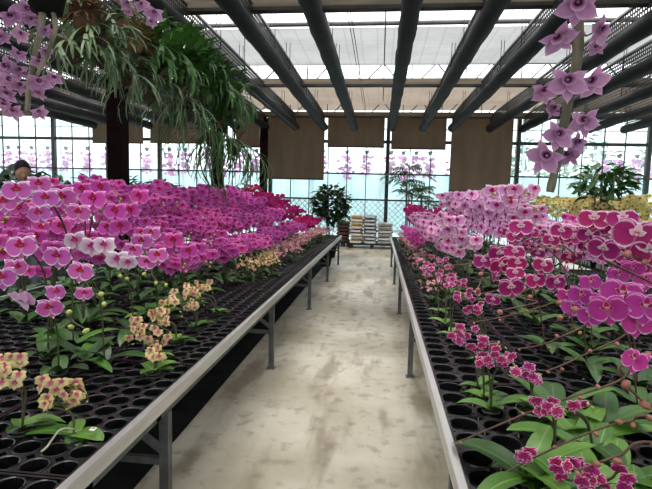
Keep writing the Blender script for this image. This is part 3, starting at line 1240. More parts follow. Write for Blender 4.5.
trays(LE, -1, 4, .25, 11, 'left bench')
trays(RE, 1, 4, .25, 11, 'right bench')

# flat slatted tops for the two benches behind
for (xa, xb, ya, yb, lab) in ((3.03, 4.57, 4.02, 10.98, 'grey slatted top under the yellow orchids'), (-6.07, -4.63, 5.02, 11.98, 'grey slatted top under the leafy green plants')):
    m = MB()
    x = xa
    while x < xb - .05:
        m.box(x, x + .06, ya, yb, BZ, BZ + .012)
        x += .085
    tag(put('bench_top', m.mesh('bench_top', MT['leg'], False)), lab, 'bench top')

# ------------------------------------------------------------------ hero orchids set from the photograph


def hero(label, base, var, groups, leaves=5, size_k=1.0, bud='g', stem='stem', name='moth_orchid', cat='orchid', leafset=None, pot=None, face=None, seed=1, lod=0, buds_default=.022, via=None):
    """groups: one per flower stem: list of (px, py, Y, size px, facing or None) for blossoms and list of (px, py, Y) for buds"""
    bx, by = snap(*base)
    o = V((bx, by, CUPZ))
    spikes = []
    rr = random.Random(seed)
    for bl, bd in groups:
        B, D = [], []
        path = []
        for (px, py, Y, s, f) in bl:
            p = at(px, py, Y)
            sz = s * Y / F * size_k
            d = f if f else face
            if d is None:
                d = (V((0, 0, EYE)) - p)
                d = V((d.x * .5, d.y, d.z * .5)).normalized()
            d = V(d) + V((rr.uniform(-.2, .2), 0, rr.uniform(-.15, .12))) * (2.3 if bx > 0 else 1.2)
            B.append((p - o, d, sz))
            path.append(p - o + V((0, .035, -.025)))
        for q in bd:
            px, py, Y = q[:3]
            p = at(px, py, Y) - o
            D.append((p, q[3] if len(q) > 3 else buds_default))
            path.append(p + V((0, .006, .003)))
        # the stem climbs from the pot, then runs by the flowers in the order given
        p0 = V((0, 0, .06))
        p1 = path[0]
        climb = [p0, p0.lerp(p1, .45) + V((-p1.x * .18, -p1.y * .2 + .02, abs(p1.z) * .22))] if via is None else [p0, V(via)]
        # soften the run so that neighbouring flowers do not make it zigzag
        run = path
        if len(path) > 3:
            run = [path[0]] + [(path[k - 1] + path[k] * 2 + path[k + 1]) / 4 for k in range(1, len(path) - 1)] + [path[-1]]
        pts = spline(climb + run, 7 * (len(run) + 1))
        spikes.append((pts, B, D))
    return plant(name, label, cat, o, 0, var, spikes, leaves, lod, None, pot, bud, stem, leafset, seed=seed)


AF = (.25, -1, -.05)      # towards the aisle from the left bench
# left bench, front plants
hero('purple orchid edged white at the left picture edge, big blossoms facing the aisle', (-1.55, 2.15), 'edged',
     [([(22, 246, 1.75, 37, None), (15, 267, 1.7, 30, (1, -.35, .1)), (2, 277, 1.65, 34, None)], [])], 3, seed=1, leafset=LEAF)
hero('purple orchid edged white with a backward-facing blossom above bare black trays', (-1.40, 1.95), 'edged',
     [([(22, 299, 1.7, 34, (-.1, .9, .35)), (55, 292, 1.72, 26, (.95, -.25, .3)), (50, 307, 1.7, 31, (.25, -1, -.2))], [(69, 312, 1.68), (71, 327, 1.66), (86, 331, 1.66)])], 3, seed=2, leafset=LEAF)
hero('purple orchid edged white with three blossoms trailing down above the yellow mini orchids', (-1.32, 2.1), 'edged',
     [([(58, 256, 1.82, 33, None), (81, 271, 1.8, 30, None), (84, 293, 1.78, 21, (.6, -1, .1))], [(101, 294, 1.76), (104, 304, 1.75)])], 3, seed=3, leafset=LEAF)
hero('blush white orchid with rosy centres, front row of the left bench', (-1.38, 2.6), 'pale',
     [([(76, 240, 2.15, 28, None), (92, 246, 2.15, 28, (.5, -1, 0)), (105, 245, 2.12, 27, None), (118, 259, 2.1, 28, (.2, -1, -.2)), (128, 262, 2.1, 22, (.3, -1, -.2))], [(120, 276, 2.08), (127, 279, 2.08)])], 3, seed=4, leafset=LEAF)
hero('orchid with upright purple blossoms behind the blush white one, left bench', (-1.6, 2.35), 'edged',
     [([(46, 198, 1.95, 30, None), (17, 190, 1.9, 33, None), (4, 202, 1.9, 30, None), (40, 213, 1.9, 29, None)], []),
      ([(39, 184, 2.0, 28, None), (62, 197, 2.05, 33, None), (79, 212, 2.05, 28, None)], [])], 3, seed=5, leafset=LEAF)
hero('purple orchid with a dense short spray beside the blush white orchid', (-1.35, 2.95), 'edged',
     [([(133, 250, 2.4, 23, None), (142, 241, 2.45, 25, None), (152, 233, 2.5, 22, None), (147, 262, 2.4, 22, None), (158, 255, 2.4, 24, None)], [(144, 274, 2.38), (156, 283, 2.36), (166, 285, 2.36)])], 4, seed=6)
hero('purple orchid trailing over the green buds, last of the white-edged front plants', (-1.36, 3.3), 'magenta',
     [([(174, 240, 2.75, 25, None), (163, 251, 2.75, 25, None), (189, 251, 2.75, 22, None), (199, 248, 2.8, 20, None), (175, 264, 2.7, 14, (.5, -1, -.6))], [(186, 272, 2.7, .02), (206, 262, 2.7, .02)])], 4, seed=7, bud='p')
hero('tall magenta orchid spray rising beside the person, left bench', (-1.75, 2.75), 'magenta',
     [([(94, 199, 2.4, 31, None), (116, 211, 2.4, 28, None), (131, 210, 2.45, 24, None), (120, 226, 2.4, 24, None)], []),
      ([(82, 189, 2.5, 24, None), (101, 187, 2.5, 24, None), (108, 228, 2.4, 24, None), (62, 226, 2.3, 26, None), (140, 196, 2.6, 24, None)], [])], 5, seed=8)


# mini orchids with a short bunch of flowers
def mini(label, base, var, px, py, Y, nb, wpx, seed, hpx=None, lod=0, leaves=4, leafset=None, group=None):
    rr = random.Random(seed)
    bl = []
    hpx = hpx or wpx * .7
    nb = int(nb * (1.7 if var == 'miniyellow' else 1.0))
    for k in range(nb):
        a = rr.uniform(-1, 1)
        bl.append((px + a * wpx / 2, py + rr.uniform(-1, 1) * hpx / 2, Y + rr.uniform(-.04, .04), (17 if var == 'miniyellow' else 15) * 1.6 / Y, (rr.uniform(-.8, .8), -1, rr.uniform(-.3, .6))))
    bl.sort(key=lambda q: -q[1])
    half = (bl[::2], bl[1::2])
    gr = [(half[0], [(px - wpx * .3, py + hpx * .55, Y, .010), (px + wpx * .1, py + hpx * .6, Y, .009)] if var == 'miniyellow' else []), (half[1], [(px + wpx * .35, py - hpx * .2, Y, .011), (px + wpx * .55, py + hpx * .1, Y, .010), (px + wpx * .6, py + hpx * .35, Y, .008)])] if nb > 4 else [(bl, [])]
    return hero(label, base, var, gr, leaves, 1.0, 'g', 'stem', 'miniature_orchid', 'orchid', leafset or LEAFM, POTS, None, seed, lod)


mini('miniature yellow and pink orchid nearest the camera with drooping leaves and white root', (-1.0, 1.5), 'miniyellow', 62, 391, 1.5, 12, 42, 21, 30)
mini('miniature yellow orchid cut off by the left picture edge', (-1.21, 1.45), 'miniyellow', 8, 368, 1.45, 8, 26, 22, 32)
mini('miniature yellow and pink orchid with a large cluster over the aisle edge', (-1.07, 2.25), 'miniyellow', 146, 330, 2.22, 14, 44, 23, 26)
mini('small low yellow and pink mini orchid below the large yellow cluster', (-1.05, 2.08), 'miniyellow', 156, 352, 2.06, 5, 14, 24, 12)
mini('miniature yellow and pink orchid behind the large yellow cluster', (-1.09, 2.5), 'miniyellow', 164, 310, 2.45, 10, 30, 25, 18)
mini('pinkish mini orchid third in the yellow row along the left bench edge', (-1.09, 2.85), 'miniyellow', 186, 299, 2.8, 11, 30, 26, 18)
mini('yellow mini orchid fourth in the row along the left bench edge', (-1.11, 3.2), 'miniyellow', 197, 288, 3.15, 9, 26, 27, 14)
# big leaves, sticker and root on the nearest mini orchid
near_mini = bpy.data.objects['miniature_orchid']
LW = [leaf_mb(0.165, 0.075, 0.30, 10, 4, .18, .35).mesh('leaf_wide', MT['leafbright']), leaf_mb(0.12, 0.078, 0.35, 10, 4, .15, .35).mesh('leaf_wide_short', MT['leafbright'])]
for c in list(near_mini.children):
    if c.name.startswith('leaf'):
        bpy.data.objects.remove(c)
for (k, rz, sc_, ry) in ((0, 3.35, 1, .05), (1, -.12, 1, .08), (1, -.95, .75, .35), (1, 1.9, .7, -.2)):
    put('leaf', LW[k], near_mini, (0, 0, .07), (0, ry, rz), sc_)
nm_o = near_mini.location
m = MB()
m.box(-.009, .009, -.011, .011, 0, .001)
m.cur = 1
m.box(-.005, .005, .001, .007, .001, .0014)
put('price_sticker', m.mesh('price_sticker', [MT['white'], MT['rust']], False), near_mini, V((.075, -.01, .096)), (0, .05, .1))
m = MB()
rp = [V((0, 0, .085)), V((-.015, -.045, .105)), V((-.03, -.07, .08)), V((-.035, -.085, .066)), V((-.03, -.12, .067))]
m.tube(spline(rp, 18), .0035, 6)
put('root', m.mesh('root', MT['root']), near_mini)
# leafy young plants without flowers lying over the trays, left
for i, (px, py, Y, lab, n) in enumerate(((72, 345, 2.35, 'orchid of long bare leaves without flowers, beside the big yellow cluster', 5), (100, 352, 2.2, 'orchid with wide bare leaves in front of the trailing purple blossoms', 4),
                                         (150, 285, 3.0, 'leafy flowerless orchid under the green buds', 5))):
    p = at(px, py, Y)
    t = thing('moth_orchid', lab, 'orchid', (*snap(p.x, Y), CUPZ), 0)
    put('pot', POT, t)
    for k in range(n):
        put('leaf', (LEAF + LEAFB)[(k + i) % 5], t, (0, 0, .075), (0, R.uniform(-.2, .2), k * 2.4 + i), R.uniform(.9, 1.25))

# ---- right bench heroes
RF = (-.35, -1, .02)
hero('deep magenta orchid with big white-edged blossoms at the right picture edge', (1.25, 1.75), 'deep',
     [([(604, 248, 1.45, 33, None), (636, 234, 1.4, 47, None), (651, 250, 1.38, 40, None)], [(628, 254, 1.38, .024), (645, 262, 1.38, .02)]),
      ([(594, 219, 1.6, 32, (-.2, -1, .3)), (622, 219, 1.55, 32, (0, -1, .4)), (600, 228, 1.6, 22, None), (588, 234, 1.6, 24, None)], [(589, 246, 1.55, .022)])], 5, seed=31, bud='p', stem='stemred')
hero('violet purple orchid with huge low blossoms at the right edge above green leaves', (1.05, 1.55), 'violet',
     [([(608, 308, 1.3, 40, None), (622, 293, 1.32, 42, None), (645, 306, 1.28, 42, None), (590, 316, 1.35, 26, None), (637, 322, 1.3, 36, None)], [(576, 310, 1.4, .022)]),
      ([(636, 360, 1.1, 32, (-1, -.25, .1))], [(626, 384, 1.1, .022), (645, 405, 1.1, .02)])], 4, seed=32, bud='p', stem='stemred', leafset=LEAFB)
hero('deep magenta orchid with a full cluster of white-edged blossoms mid right bench', (.95, 2.7), 'deep',
     [([(483, 261, 2.2, 22, None), (498, 253, 2.2, 24, None), (514, 252, 2.2, 24, None), (500, 265, 2.15, 26, None), (517, 263, 2.15, 22, None), (515, 273, 2.1, 20, None), (511, 287, 2.05, 28, None), (495, 276, 2.1, 16, (.6, -.8, 0))], [(481, 274, 2.05), (478, 290, 2.0)])], 5, seed=33, bud='p', stem='stemred')
hero('deep magenta orchid with paler outer petals beside the full cluster', (1.05, 2.45), 'deep',
     [([(543, 265, 1.95, 22, None), (535, 280, 1.95, 24, None), (555, 282, 1.9, 24, None), (566, 270, 1.95, 20, (.8, -.6, .2)), (493, 299, 1.9, 17, None)], [(530, 297, 1.85), (559, 303, 1.85), (500, 312, 1.8)])], 5, seed=34, bud='p', stem='stemred')
hero('violet edged orchid between the deep magenta cluster and the big low blossoms', (1.1, 2.0), 'violet',
     [([(580, 295, 1.65, 26, None), (590, 282, 1.7, 24, None), (572, 308, 1.65, 22, None), (566, 295, 1.7, 20, None), (600, 300, 1.6, 22, None)], [(560, 318, 1.6, .02)])], 5, seed=35, bud='p', stem='stemred')
hero('crimson magenta orchid with open white lips under the lavender sprays', (1.2, 3.0), 'deep',
     [([(521, 227, 2.5, 26, None), (531, 233, 2.5, 18, None), (514, 236, 2.5, 18, None), (562, 231, 2.4, 24, None), (572, 238, 2.4, 18, None), (551, 240, 2.4, 18, None)], [(540, 250, 2.3), (558, 250, 2.3)])], 5, seed=36, bud='p', stem='stemred')
hero('violet orchid spray rising behind the big blossoms at the right edge', (1.6, 2.3), 'violet',
     [([(632, 268, 1.9, 26, None), (645, 280, 1.9, 24, None), (618, 275, 1.9, 24, None), (640, 300, 1.9, 20, None)], [(610, 262, 1.9)])], 4, seed=37, bud='p', stem='stemred')
# long bare stems of buds leaning over the trays towards the aisle
BUDST = [
    ('long brown bud stem with its tip lowest over the aisle-side trays', (1.22, 1.5), [(650, 420, 1.4), (633, 423, 1.4), (619, 424, 1.4), (596, 432, 1.4), (555, 449, 1.4), (500, 476, 1.4)], 41),
    ('long brown bud stem with big rosy buds reaching across the near trays', (1.25, 1.8), [(648, 356, 1.6), (627, 385, 1.58), (598, 389, 1.56), (580, 396, 1.56), (523, 416, 1.56), (461, 441, 1.55)], 42),
    ('bud stem crossing behind the upright bright leaves', (1.3, 2.15), [(650, 325, 1.9), (617, 342, 1.9), (590, 353, 1.9), (562, 367, 1.9), (548, 374, 1.9)], 43),
    ('thin red stem low over the largest bright leaf', (1.1, 1.2), [(655, 447, 1.2), (617, 459, 1.2), (597, 466, 1.2), (578, 472, 1.2)], 44),
    ('bud stem arching beside the full magenta cluster', (1.15, 2.75), [(585, 290, 2.4), (560, 302, 2.4), (527, 313, 2.4), (500, 318, 2.4), (474, 325, 2.4)], 45),
    ('bud stem arching level over the middle of the right bench', (1.3, 3.1), [(560, 247, 2.7), (520, 256, 2.7), (490, 262, 2.7), (470, 264, 2.7), (450, 268, 2.7)], 46),
    ('bud stem low between the deep magenta cluster and mini orchids', (1.1, 3.3), [(520, 288, 2.8), (486, 293, 2.8), (470, 297, 2.8), (455, 298, 2.8)], 47),
    ('bud stem above the miniature magenta orchids', (1.25, 2.3), [(610, 315, 2.0), (580, 331, 2.0), (557, 338, 2.0), (549, 346, 2.0), (519, 352, 2.0)], 48),
]
for (lab, base, pts, sd) in BUDST:
    bd = [(a, b + (2 if i % 2 else -2), c, .021 - .002 * i) for i, (a, b, c) in enumerate(pts)]
    hero(lab, base, 'violet', [([], bd)], 5, seed=sd, bud='p', stem='stemred', leafset=LEAFB if sd in (41, 42, 44) else LEAF)

MINIR = [(466, 334, 2.05, 'near the first bud stem tip', 10, 30), (487, 346, 1.95, 'second in the row along the right bench edge', 12, 34), (494, 362, 1.85, 'with the fullest cluster along the right bench edge', 12, 36),
         (521, 374, 1.72, 'in a greenish pot standing in the open tray', 11, 34), (547, 408, 1.5, 'beside the lowest bud stem', 9, 30), (581, 406, 1.5, 'small pale flowers before the large leaf', 5, 20),
         (574, 470, 1.28, 'at the bottom edge of the picture', 10, 40), (606, 480, 1.25, 'at the bottom right corner', 8, 44), (467, 294, 2.6, 'by the full magenta cluster', 9, 22), (443, 272, 3.2, 'far up the right bench edge', 9, 24),
         (472, 308, 2.45, 'under the full magenta cluster', 7, 18), (455, 283, 2.9, 'between bud stems halfway up the edge', 8, 18), (436, 262, 3.6, 'just before the lavender sprays', 8, 22), (525, 455, 1.35, 'low among the bottom leaves', 4, 16)]
for i, (px, py, Y, lab, nb, wp) in enumerate(MINIR):
    p = at(px, py, Y)
    bxx = max(p.x + .06, .36)
    mini('miniature magenta white-edged orchid ' + lab, (bxx, Y + .04), 'minimag', px, py, Y, nb, wp, 60 + i, wp * .55, leafset=[LEAFM[0], LEAFB[1]] if i in (5, 6, 7) else LEAFM)
gm = [o for o in bpy.data.objects if o.get('label', '').endswith('greenish pot standing in the open tray')][0]
for c in gm.children:
    if c.name.startswith('pot'):
        c.data = pot_mesh(0.058, 0.075)
        c.data.materials[0] = MT['greenpot']
        c.location.z = .066
    elif c.name.startswith('leaf'):
        c.location.z += .05
# leafy plants at the lower right
for i, (px, py, Y, lab) in enumerate(((585, 385, 1.6, 'orchid with upright bright leaves behind the lowest bud stems'), (610, 458, 1.25, 'orchid with the largest bright leaf at the lower right corner'),
                                      (628, 400, 1.4, 'bright-leaved orchid under the sideways violet blossom'), (545, 440, 1.45, 'low bright-leaved orchid between two bottom mini orchids'),
                                      (560, 350, 1.95, 'leafy orchid under the bud stem in the middle trays'), (600, 345, 1.8, 'leafy orchid under the big violet blossoms'))):
    p = at(px, py, Y)
    t = thing('moth_orchid', lab, 'orchid', (*snap(p.x, Y), CUPZ), 0)
    put('pot', POT, t)
    for k in range(5):
        put('leaf', (LEAFB + LEAF[:1])[(k + i) % 3], t, (0, 0, .075), (0, R.uniform(-.35, .05), k * 2.4 + i * 1.3), R.uniform(1.0, 1.35))

# ------------------------------------------------------------------ the massed orchids
PROT = {}


def proto(var, lod, k, tall):
    key = (var, lod, k, tall)
    if key in PROT:
        return PROT[key], False
    rr = random.Random(hash((var, k, tall)) % 1000 if False else len(PROT) * 7 + k)
    h = {'tall': .92, 'mid': .74, 'low': .50, 'high': 1.0}[tall]
    sp = []
    ns = 2
    for q in range(ns):
        sd = (-.10, .10)[q] + rr.uniform(-.05, .05)
        sp.append(make_spike(rr, h * rr.uniform(.88, 1.04) - .05 * q, rr.uniform(.12, .24), (7 if lod < 2 else 8) - (var == 'lavender'), .095 if var == 'yellow' else .135 if var == 'lavender' else .112, sd, .42, rr.uniform(.05, .16), 2 if lod < 2 else 0))
    t = plant('moth_orchid', 'x', 'orchid', (0, 0, 0), 0, var, sp, 4 if lod < 2 else 5, lod, None, None, 'p' if var in ('deep', 'cerise') else 'g', 'stem', None, seed=len(PROT) + 200)
    PROT[key] = t
    return t, True


ROWN = ['aisle-side tall row', 'second tall row', 'middle tall row', 'fourth tall row', 'back row']
DESC = {'magenta': 'magenta', 'edged': 'white-edged purple', 'cerise': 'deep cerise', 'lavender': 'lavender pink', 'deep': 'deep magenta', 'violet': 'violet purple', 'yellow': 'yellow', 'pale': 'blush white'}


def mass(x, y, z, var, tall, rz, bench_txt, row, seg, sc_=1.0, lodk=None):
    lod = (1 if y < 4.6 else 2) if lodk is None else lodk
    if lodk is None:
        x, y = snap(x, y)
    nk = 3
    t, fresh = proto(var, lod, R.randrange(nk), tall)
    lab = '%s moth orchid, %s of %s, %s' % (DESC[var], row, bench_txt, seg)
    g = '%s moth orchids, %s of %s, %s' % (DESC[var], row, bench_txt, seg)
    if fresh:
        t.location = (x, y, z)
        t.rotation_euler = (0, 0, rz)
        t.scale = (sc_,) * 3
        t['label'], t['group'] = lab, g
    else:
        copy_tree(t, (x, y, z), rz, lab, g, sc_)


def seg_of(y):
    return 'near third' if y < 4.6 else 'middle third' if y < 7.6 else 'far third'


for row, x in enumerate((-1.47, -1.83, -2.19, -2.50, -2.80)):
    y = (3.35, 2.5, 2.75, 2.8, 2.85)[row]
    while y < 10.75:
        var = 'magenta'
        if y > 8.9:
            var = 'cerise' if (row < 3 or y > 9.4) else 'magenta'
        tall = ('low', 'mid', 'tall', 'high', 'high')[row] if y > 3.9 else ('low', 'mid', 'tall', 'mid', 'mid')[row]
        mass(x + R.uniform(-.05, .05), y + R.uniform(-.05, .05), CUPZ, var, tall, R.uniform(-.1, .7), 'left bench', ROWN[row], seg_of(y), R.uniform(.92, 1.04))
        y += .30 if y < 6 else .36

for row, x in enumerate((.72, 1.10, 1.46, 1.82, 2.1)):
    y = (4.0, 3.6, 3.3, 2.9, 2.6)[row]
    while y < 10.75:
        if y > 7.6:
            var = 'cerise' if row < 2 else 'magenta'
        elif y > 3.9:
            var = 'lavender' if row < 4 else 'magenta'
        else:
            var = 'deep' if row != 4 else 'violet'
        tall = ('mid', 'high', 'high' if y > 5 else 'mid', 'tall' if y > 6.5 else 'mid', 'mid')[row] if y > 3.9 else 'mid'
        if y > 7.6:
            tall = 'mid'
        mass(x + R.uniform(-.05, .05), y + R.uniform(-.05, .05), CUPZ, var, tall, R.uniform(-.7, .1), 'right bench', ROWN[row], seg_of(y), R.uniform(.9, 1.04))
        y += .38 if y < 6 else .42

for row, x in enumerate((3.2, 3.55, 3.95, 4.3)):
    y = 4.6
    while y < 10.6:
        mass(x + R.uniform(-.05, .05), y + R.uniform(-.05, .05), BZ + .012, 'yellow', 'tall', R.uniform(-.6, .2), 'bench behind', ['front row', 'second row', 'third row', 'back row'][row], seg_of(y), R.uniform(1.1, 1.2), 2)
        y += .42

# rows of minis along the bench edges
MP = {}


def mini_far(x, y, var, label, group):
    k = (var, R.randrange(3))
    x, y = snap(x, y)
    if k in MP:
        copy_tree(MP[k], (x, y, CUPZ), R.uniform(0, 6.28), label, group, R.uniform(.9, 1.15))
        return
    rr = random.Random(len(MP) + 900)
    sp = []
    for q in range(4):
        a = q * 1.57 + rr.uniform(-.4, .4)
        pts = [V((0, 0, .06)), V((.03 * math.cos(a), .03 * math.sin(a), .14)), V((.07 * math.cos(a), .07 * math.sin(a), .23))]
        bl = []
        for b in range(6):
            p = pts[2] + V((rr.uniform(-.05, .05), rr.uniform(-.05, .05), rr.uniform(-.05, .04)))
            bl.append((p, V((p.x, p.y - .02, .05 + rr.uniform(-.05, .05))), .042 * rr.uniform(.85, 1.15)))
        sp.append((spline(pts, 8), bl, []))
    t = plant('miniature_orchid', label, 'orchid', (x, y, CUPZ), 0, var, sp, 6, 2, group, POTS, seed=len(MP) + 500, leafset=LEAFM)
    # smaller leaves
    for c in t.children:
        if c.name.startswith('foliage'):
            c.scale = (.6,) * 3
    MP[k] = t


y = 4.7
while y < 10.7:
    var = 'miniyellow' if y < 5.5 else 'minipink'
    txt = 'yellow and pink' if y < 5.5 else 'shell pink'
    seg = 'beyond the first bare stretch' if y < 5.5 else ('middle of the bench' if y < 8 else 'far end of the bench')
    for x in (-1.16, -1.28):
        mini_far(x + R.uniform(-.03, .03), y, var, 'miniature %s orchid along left bench edge, %s' % (txt, seg), 'miniature %s orchids along left bench edge, %s' % (txt, seg))
    y += .26
y = 4.0
k = 0
while y < 10.7:
    seg = 'middle of the bench' if y < 6.5 else 'far end of the bench'
    var = 'minimag' if k % 3 else 'minipink'
    txt = 'magenta' if k % 3 else 'rose pink'
    mini_far((.50, .62, .44)[k % 3] + R.uniform(-.03, .03), y, var, 'miniature %s orchid along right bench edge, %s' % (txt, seg), 'miniature %s orchids along right bench edge, %s' % (txt, seg))
    y += .34
    k += 1
# larger magenta blooms low along the far right edge
y = 6.9
while y < 9.5:
    mass(.55 + R.uniform(-.03, .03), y, CUPZ, 'magenta', 'low', R.uniform(-.7, 0), 'right bench', 'low edge row', 'far end', .85)
    y += .36

# ------------------------------------------------------------------ leafy plants
def shrub(name, label, cat, loc, h, rx, rz_, L, W, n, seed, potr=.12, mat='leafdark', potm='tub', group=None, stems=3):
    t = thing(name, label, cat, loc, 0, group)
    m = MB()
    ph = potr * 1.6
    m.lathe([(potr * .75, 0), (potr, ph), (potr * 1.06, ph), (potr * 1.04, ph - .015), (potr * .9, ph - .02), (.001, ph - .02)], 14)
    put('pot', m.mesh('pot', MT[potm]), t)
    m = MB()
    r = random.Random(seed)
    for k in range(stems):
        a = 2 * PI * k / stems
        m.tube([(.02 * math.cos(a), .02 * math.sin(a), ph - .03), (rx * .25 * math.cos(a), rx * .25 * math.sin(a), (ph + h) / 2), (rx * .4 * math.cos(a), rx * .4 * math.sin(a), h - rz_ * .7)], .012, 5)
    put('stem', m.mesh('stem', MT['bark']), t)
    put('foliage', leaf_cloud(n, rx, rx, rz_, L, W, seed, MT[mat]), t, (0, 0, h - rz_))
    return t


for i in range(9):
    y = 6.0 + i * .66
    shrub('potted_shrub', 'dark green leafy potted plant on the bench behind the columns', 'plant', (-5.0 + R.uniform(-.2, .2), y, BZ + .012), R.uniform(1.08, 1.26), .42, .36, .22, .075, 200, 300 + i, .11, 'leafdark', 'tub', 'dark leafy potted plants on the bench behind the columns')
p = at(104, 182, 8.4)
shrub('flowering_plant', 'potted plant with pale orange yellow blooms beside the nearest maroon column', 'plant', (-5.3, 5.6, BZ + .012), .92, .2, .22, .16, .06, 50, 330, .1)
p = at(331, 205, 11.9)
shrub('potted_ficus', 'dense dark green potted shrub beyond the far end of the left bench', 'plant', (p.x, 11.9, 0), 1.80, .44, .5, .19, .085, 620, 331, .17, 'leafdark', 'tub')
p = at(240, 190, 12.6)
shrub('potted_ficus', 'dark potted shrub peeking over the magenta orchids by the far column', 'plant', (p.x, 12.6, 0), 1.82, .45, .5, .19, .08, 420, 334, .17, 'leafdark', 'tub')
p = at(600, 182, 7.2)
shrub('potted_money_tree', 'bright leafy plant standing up among the yellow orchids', 'plant', (p.x, 7.1, BZ + .012), 1.45, .36, .26, .22, .08, 150, 332, .1, 'frondgreen', 'tub')
p = at(448, 187, 9.5)
shrub('potted_shrub', 'small dark shrub behind the lavender orchids under the wide blind', 'plant', (2.62, 9.6, 0), 1.62, .25, .3, .16, .06, 90, 333, .15)

# palm at the aisle end
def palm(label, loc, h, nf, L, seed, potm='tub'):
    t = thing('potted_palm', label, 'palm', loc)
    m = MB()
    m.lathe([(.13, 0), (.17, .3), (.18, .3), (.17, .28), (.001, .28)], 16)
    put('pot', m.mesh('pot', MT[potm]), t)
    r = random.Random(seed)
    for k in range(3):
        m = MB()
        a = k * 2.1
        hh = h * (.72 + .13 * k)
        m.tube([(.04 * math.cos(a), .04 * math.sin(a), .25), (.07 * math.cos(a), .07 * math.sin(a), hh * .6), (.1 * math.cos(a), .1 * math.sin(a), hh)], .018, 6)
        put('trunk', m.mesh('trunk', MT['bark']), t)
        for f in range(nf):
            az = f * 2.4 + k
            el = r.uniform(.2, 1.1)
            m = MB()
            pts = []
            for q in range(7):
                s = q / 6
                pts.append(V((math.cos(az) * L * s * math.cos(el), math.sin(az) * L * s * math.cos(el), L * (s * math.sin(el) - .55 * s * s))))
            m.tube(pts, .005, 4, False)
            for q in range(2, 7):
                for sd in (-1, 1):
                    lf = leaf_mb(L * .40, .05, .5, 4, 2, rise=.1)
                    mt = Matrix.Rotation(az + sd * .75, 4, 'Z')
                    mt.translation = pts[q]
                    m.add(lf, mt)
            put('frond', m.mesh('frond', MT['leafdark']), t, (.1 * math.cos(a), .1 * math.sin(a), hh))
    return t


p = at(408, 200, 12.6)
palm('tall thin potted palm beyond the far end of the right bench', (p.x, 12.6, 0), 2.2, 9, .6, 5)
p = at(397, 200, 13.2)
palm('shorter potted palm behind the far end of the right bench', (p.x + .75, 13.9, 0), 1.8, 8, .42, 9)
m = MB()
m.lathe([(.10, 0), (.14, .24), (.15, .24), (.14, .22), (.001, .22)], 16)
tag(put('plastic_tub', m.mesh('plastic_tub', MT['tub']), None, (-1.12, 10.35, 0)), 'dark plastic tub on the floor under the far bench leg', 'tub')

# ------------------------------------------------------------------ soil bags on pallets


def bag_mesh(w, d, h, mats, seed):
    r = random.Random(seed)
    ph = [r.uniform(0, 6) for _ in range(4)]
    m = MB()

    def fn(u, v):
        th = PI * v
        a = 2 * PI * u
        e1 = .45
        cx = math.copysign(abs(math.cos(a)) ** e1, math.cos(a))
        cy = math.copysign(abs(math.sin(a)) ** e1, math.sin(a))
        rr_ = max(0.0001, math.sin(th)) ** .42
        z = -math.cos(th)
        z = math.copysign(abs(z) ** .8, z)
        return (w / 2 * cx * rr_ * (1 + .015 * math.sin(3 * a + ph[0])), d / 2 * cy * rr_ * (1 + .02 * math.sin(5 * a + ph[1])), h / 2 * z + h / 2)
    m.grid(fn, 28, 10, close_u=True)
    return m.mesh('soil_bag', mats)


BAGS = {k: bag_mesh(.42, .62, .108, MT['bag_' + k], i) for i, k in enumerate(BAGC)}


def bag_print(k):
    m = MB()
    m.box(-.15, .15, -.311, -.306, .03, .075)
    return m.mesh('bag_print', MT['print_' + k], False)


BPR = {k: bag_print(k) for k in BAGC}
PZ = .13


def pallet(label, x, y, wd, dp):
    t = thing('pallet', label, 'pallet', (x, y, 0))
    for xx in (-wd / 2 + .05, 0, wd / 2 - .05):
        m = MB()
        m.box(xx - .05, xx + .05, -dp / 2, dp / 2, 0, .1)
        put('bearer', m.mesh('bearer', MT['pallet'], False), t)
    m = MB()
    y0 = -dp / 2
    while y0 < dp / 2 - .05:
        m.box(-wd / 2, wd / 2, y0, y0 + .1, .1, PZ)
        y0 += .13
    put('deck', m.mesh('deck', MT['pallet'], False), t)


PY = 14.75
pl = at(350, 246, PY)
pr = at(394, 247, PY)
pallet('dark pallet under the stacked soil bags at the aisle end', (pl.x + pr.x) / 2, PY + .1, pr.x - pl.x + .05, .8)
stacks = [('tan', 356.5, 8, ['tan', 'white', 'tan', 'plum', 'tan', 'cream', 'tan', 'cream'], 'tan tallest'), ('plum', 370, 8, ['grey', 'plum', 'grey', 'plum', 'plum', 'grey', 'plum', 'grey'], 'dark plum'), ('white', 385, 6, ['white', 'grey', 'white', 'grey', 'white', 'white'], 'pale lower')]
ORD = ['bottom bag', 'second bag up', 'third bag up', 'fourth bag up', 'fifth bag up', 'sixth bag up', 'seventh bag up', 'top bag']
for (nm, px, nn, cs, txt) in stacks:
    q = at(px, 240, PY)
    for k in range(nn):
        o = tag(put('soil_bag', BAGS[cs[k]], None, (q.x + R.uniform(-.012, .012), PY + .02, PZ + k * .108), (0, 0, R.uniform(-.05, .05)), (.98 if nm != 'white' else 1.12, 1, 1)),
                '%s of the %s stack on the pallet' % (ORD[k] if k < nn - 1 else 'top bag', txt), 'bag', 'soil bags at the aisle end')
        put('bag_print', BPR[cs[k]], o)
q = at(343, 240, PY + .3)
pallet('small dark pallet under the dark red bags', q.x, PY + .35, .46, .7)
for k in range(6):
    o = tag(put('soil_bag', BAGS['red'], None, (q.x + R.uniform(-.012, .012), PY + .3, PZ + k * .108), (0, 0, R.uniform(-.05, .05))),
            '%s of the low dark red stack beside the ficus' % (ORD[k] if k < 5 else 'top bag'), 'bag', 'soil bags at the aisle end')

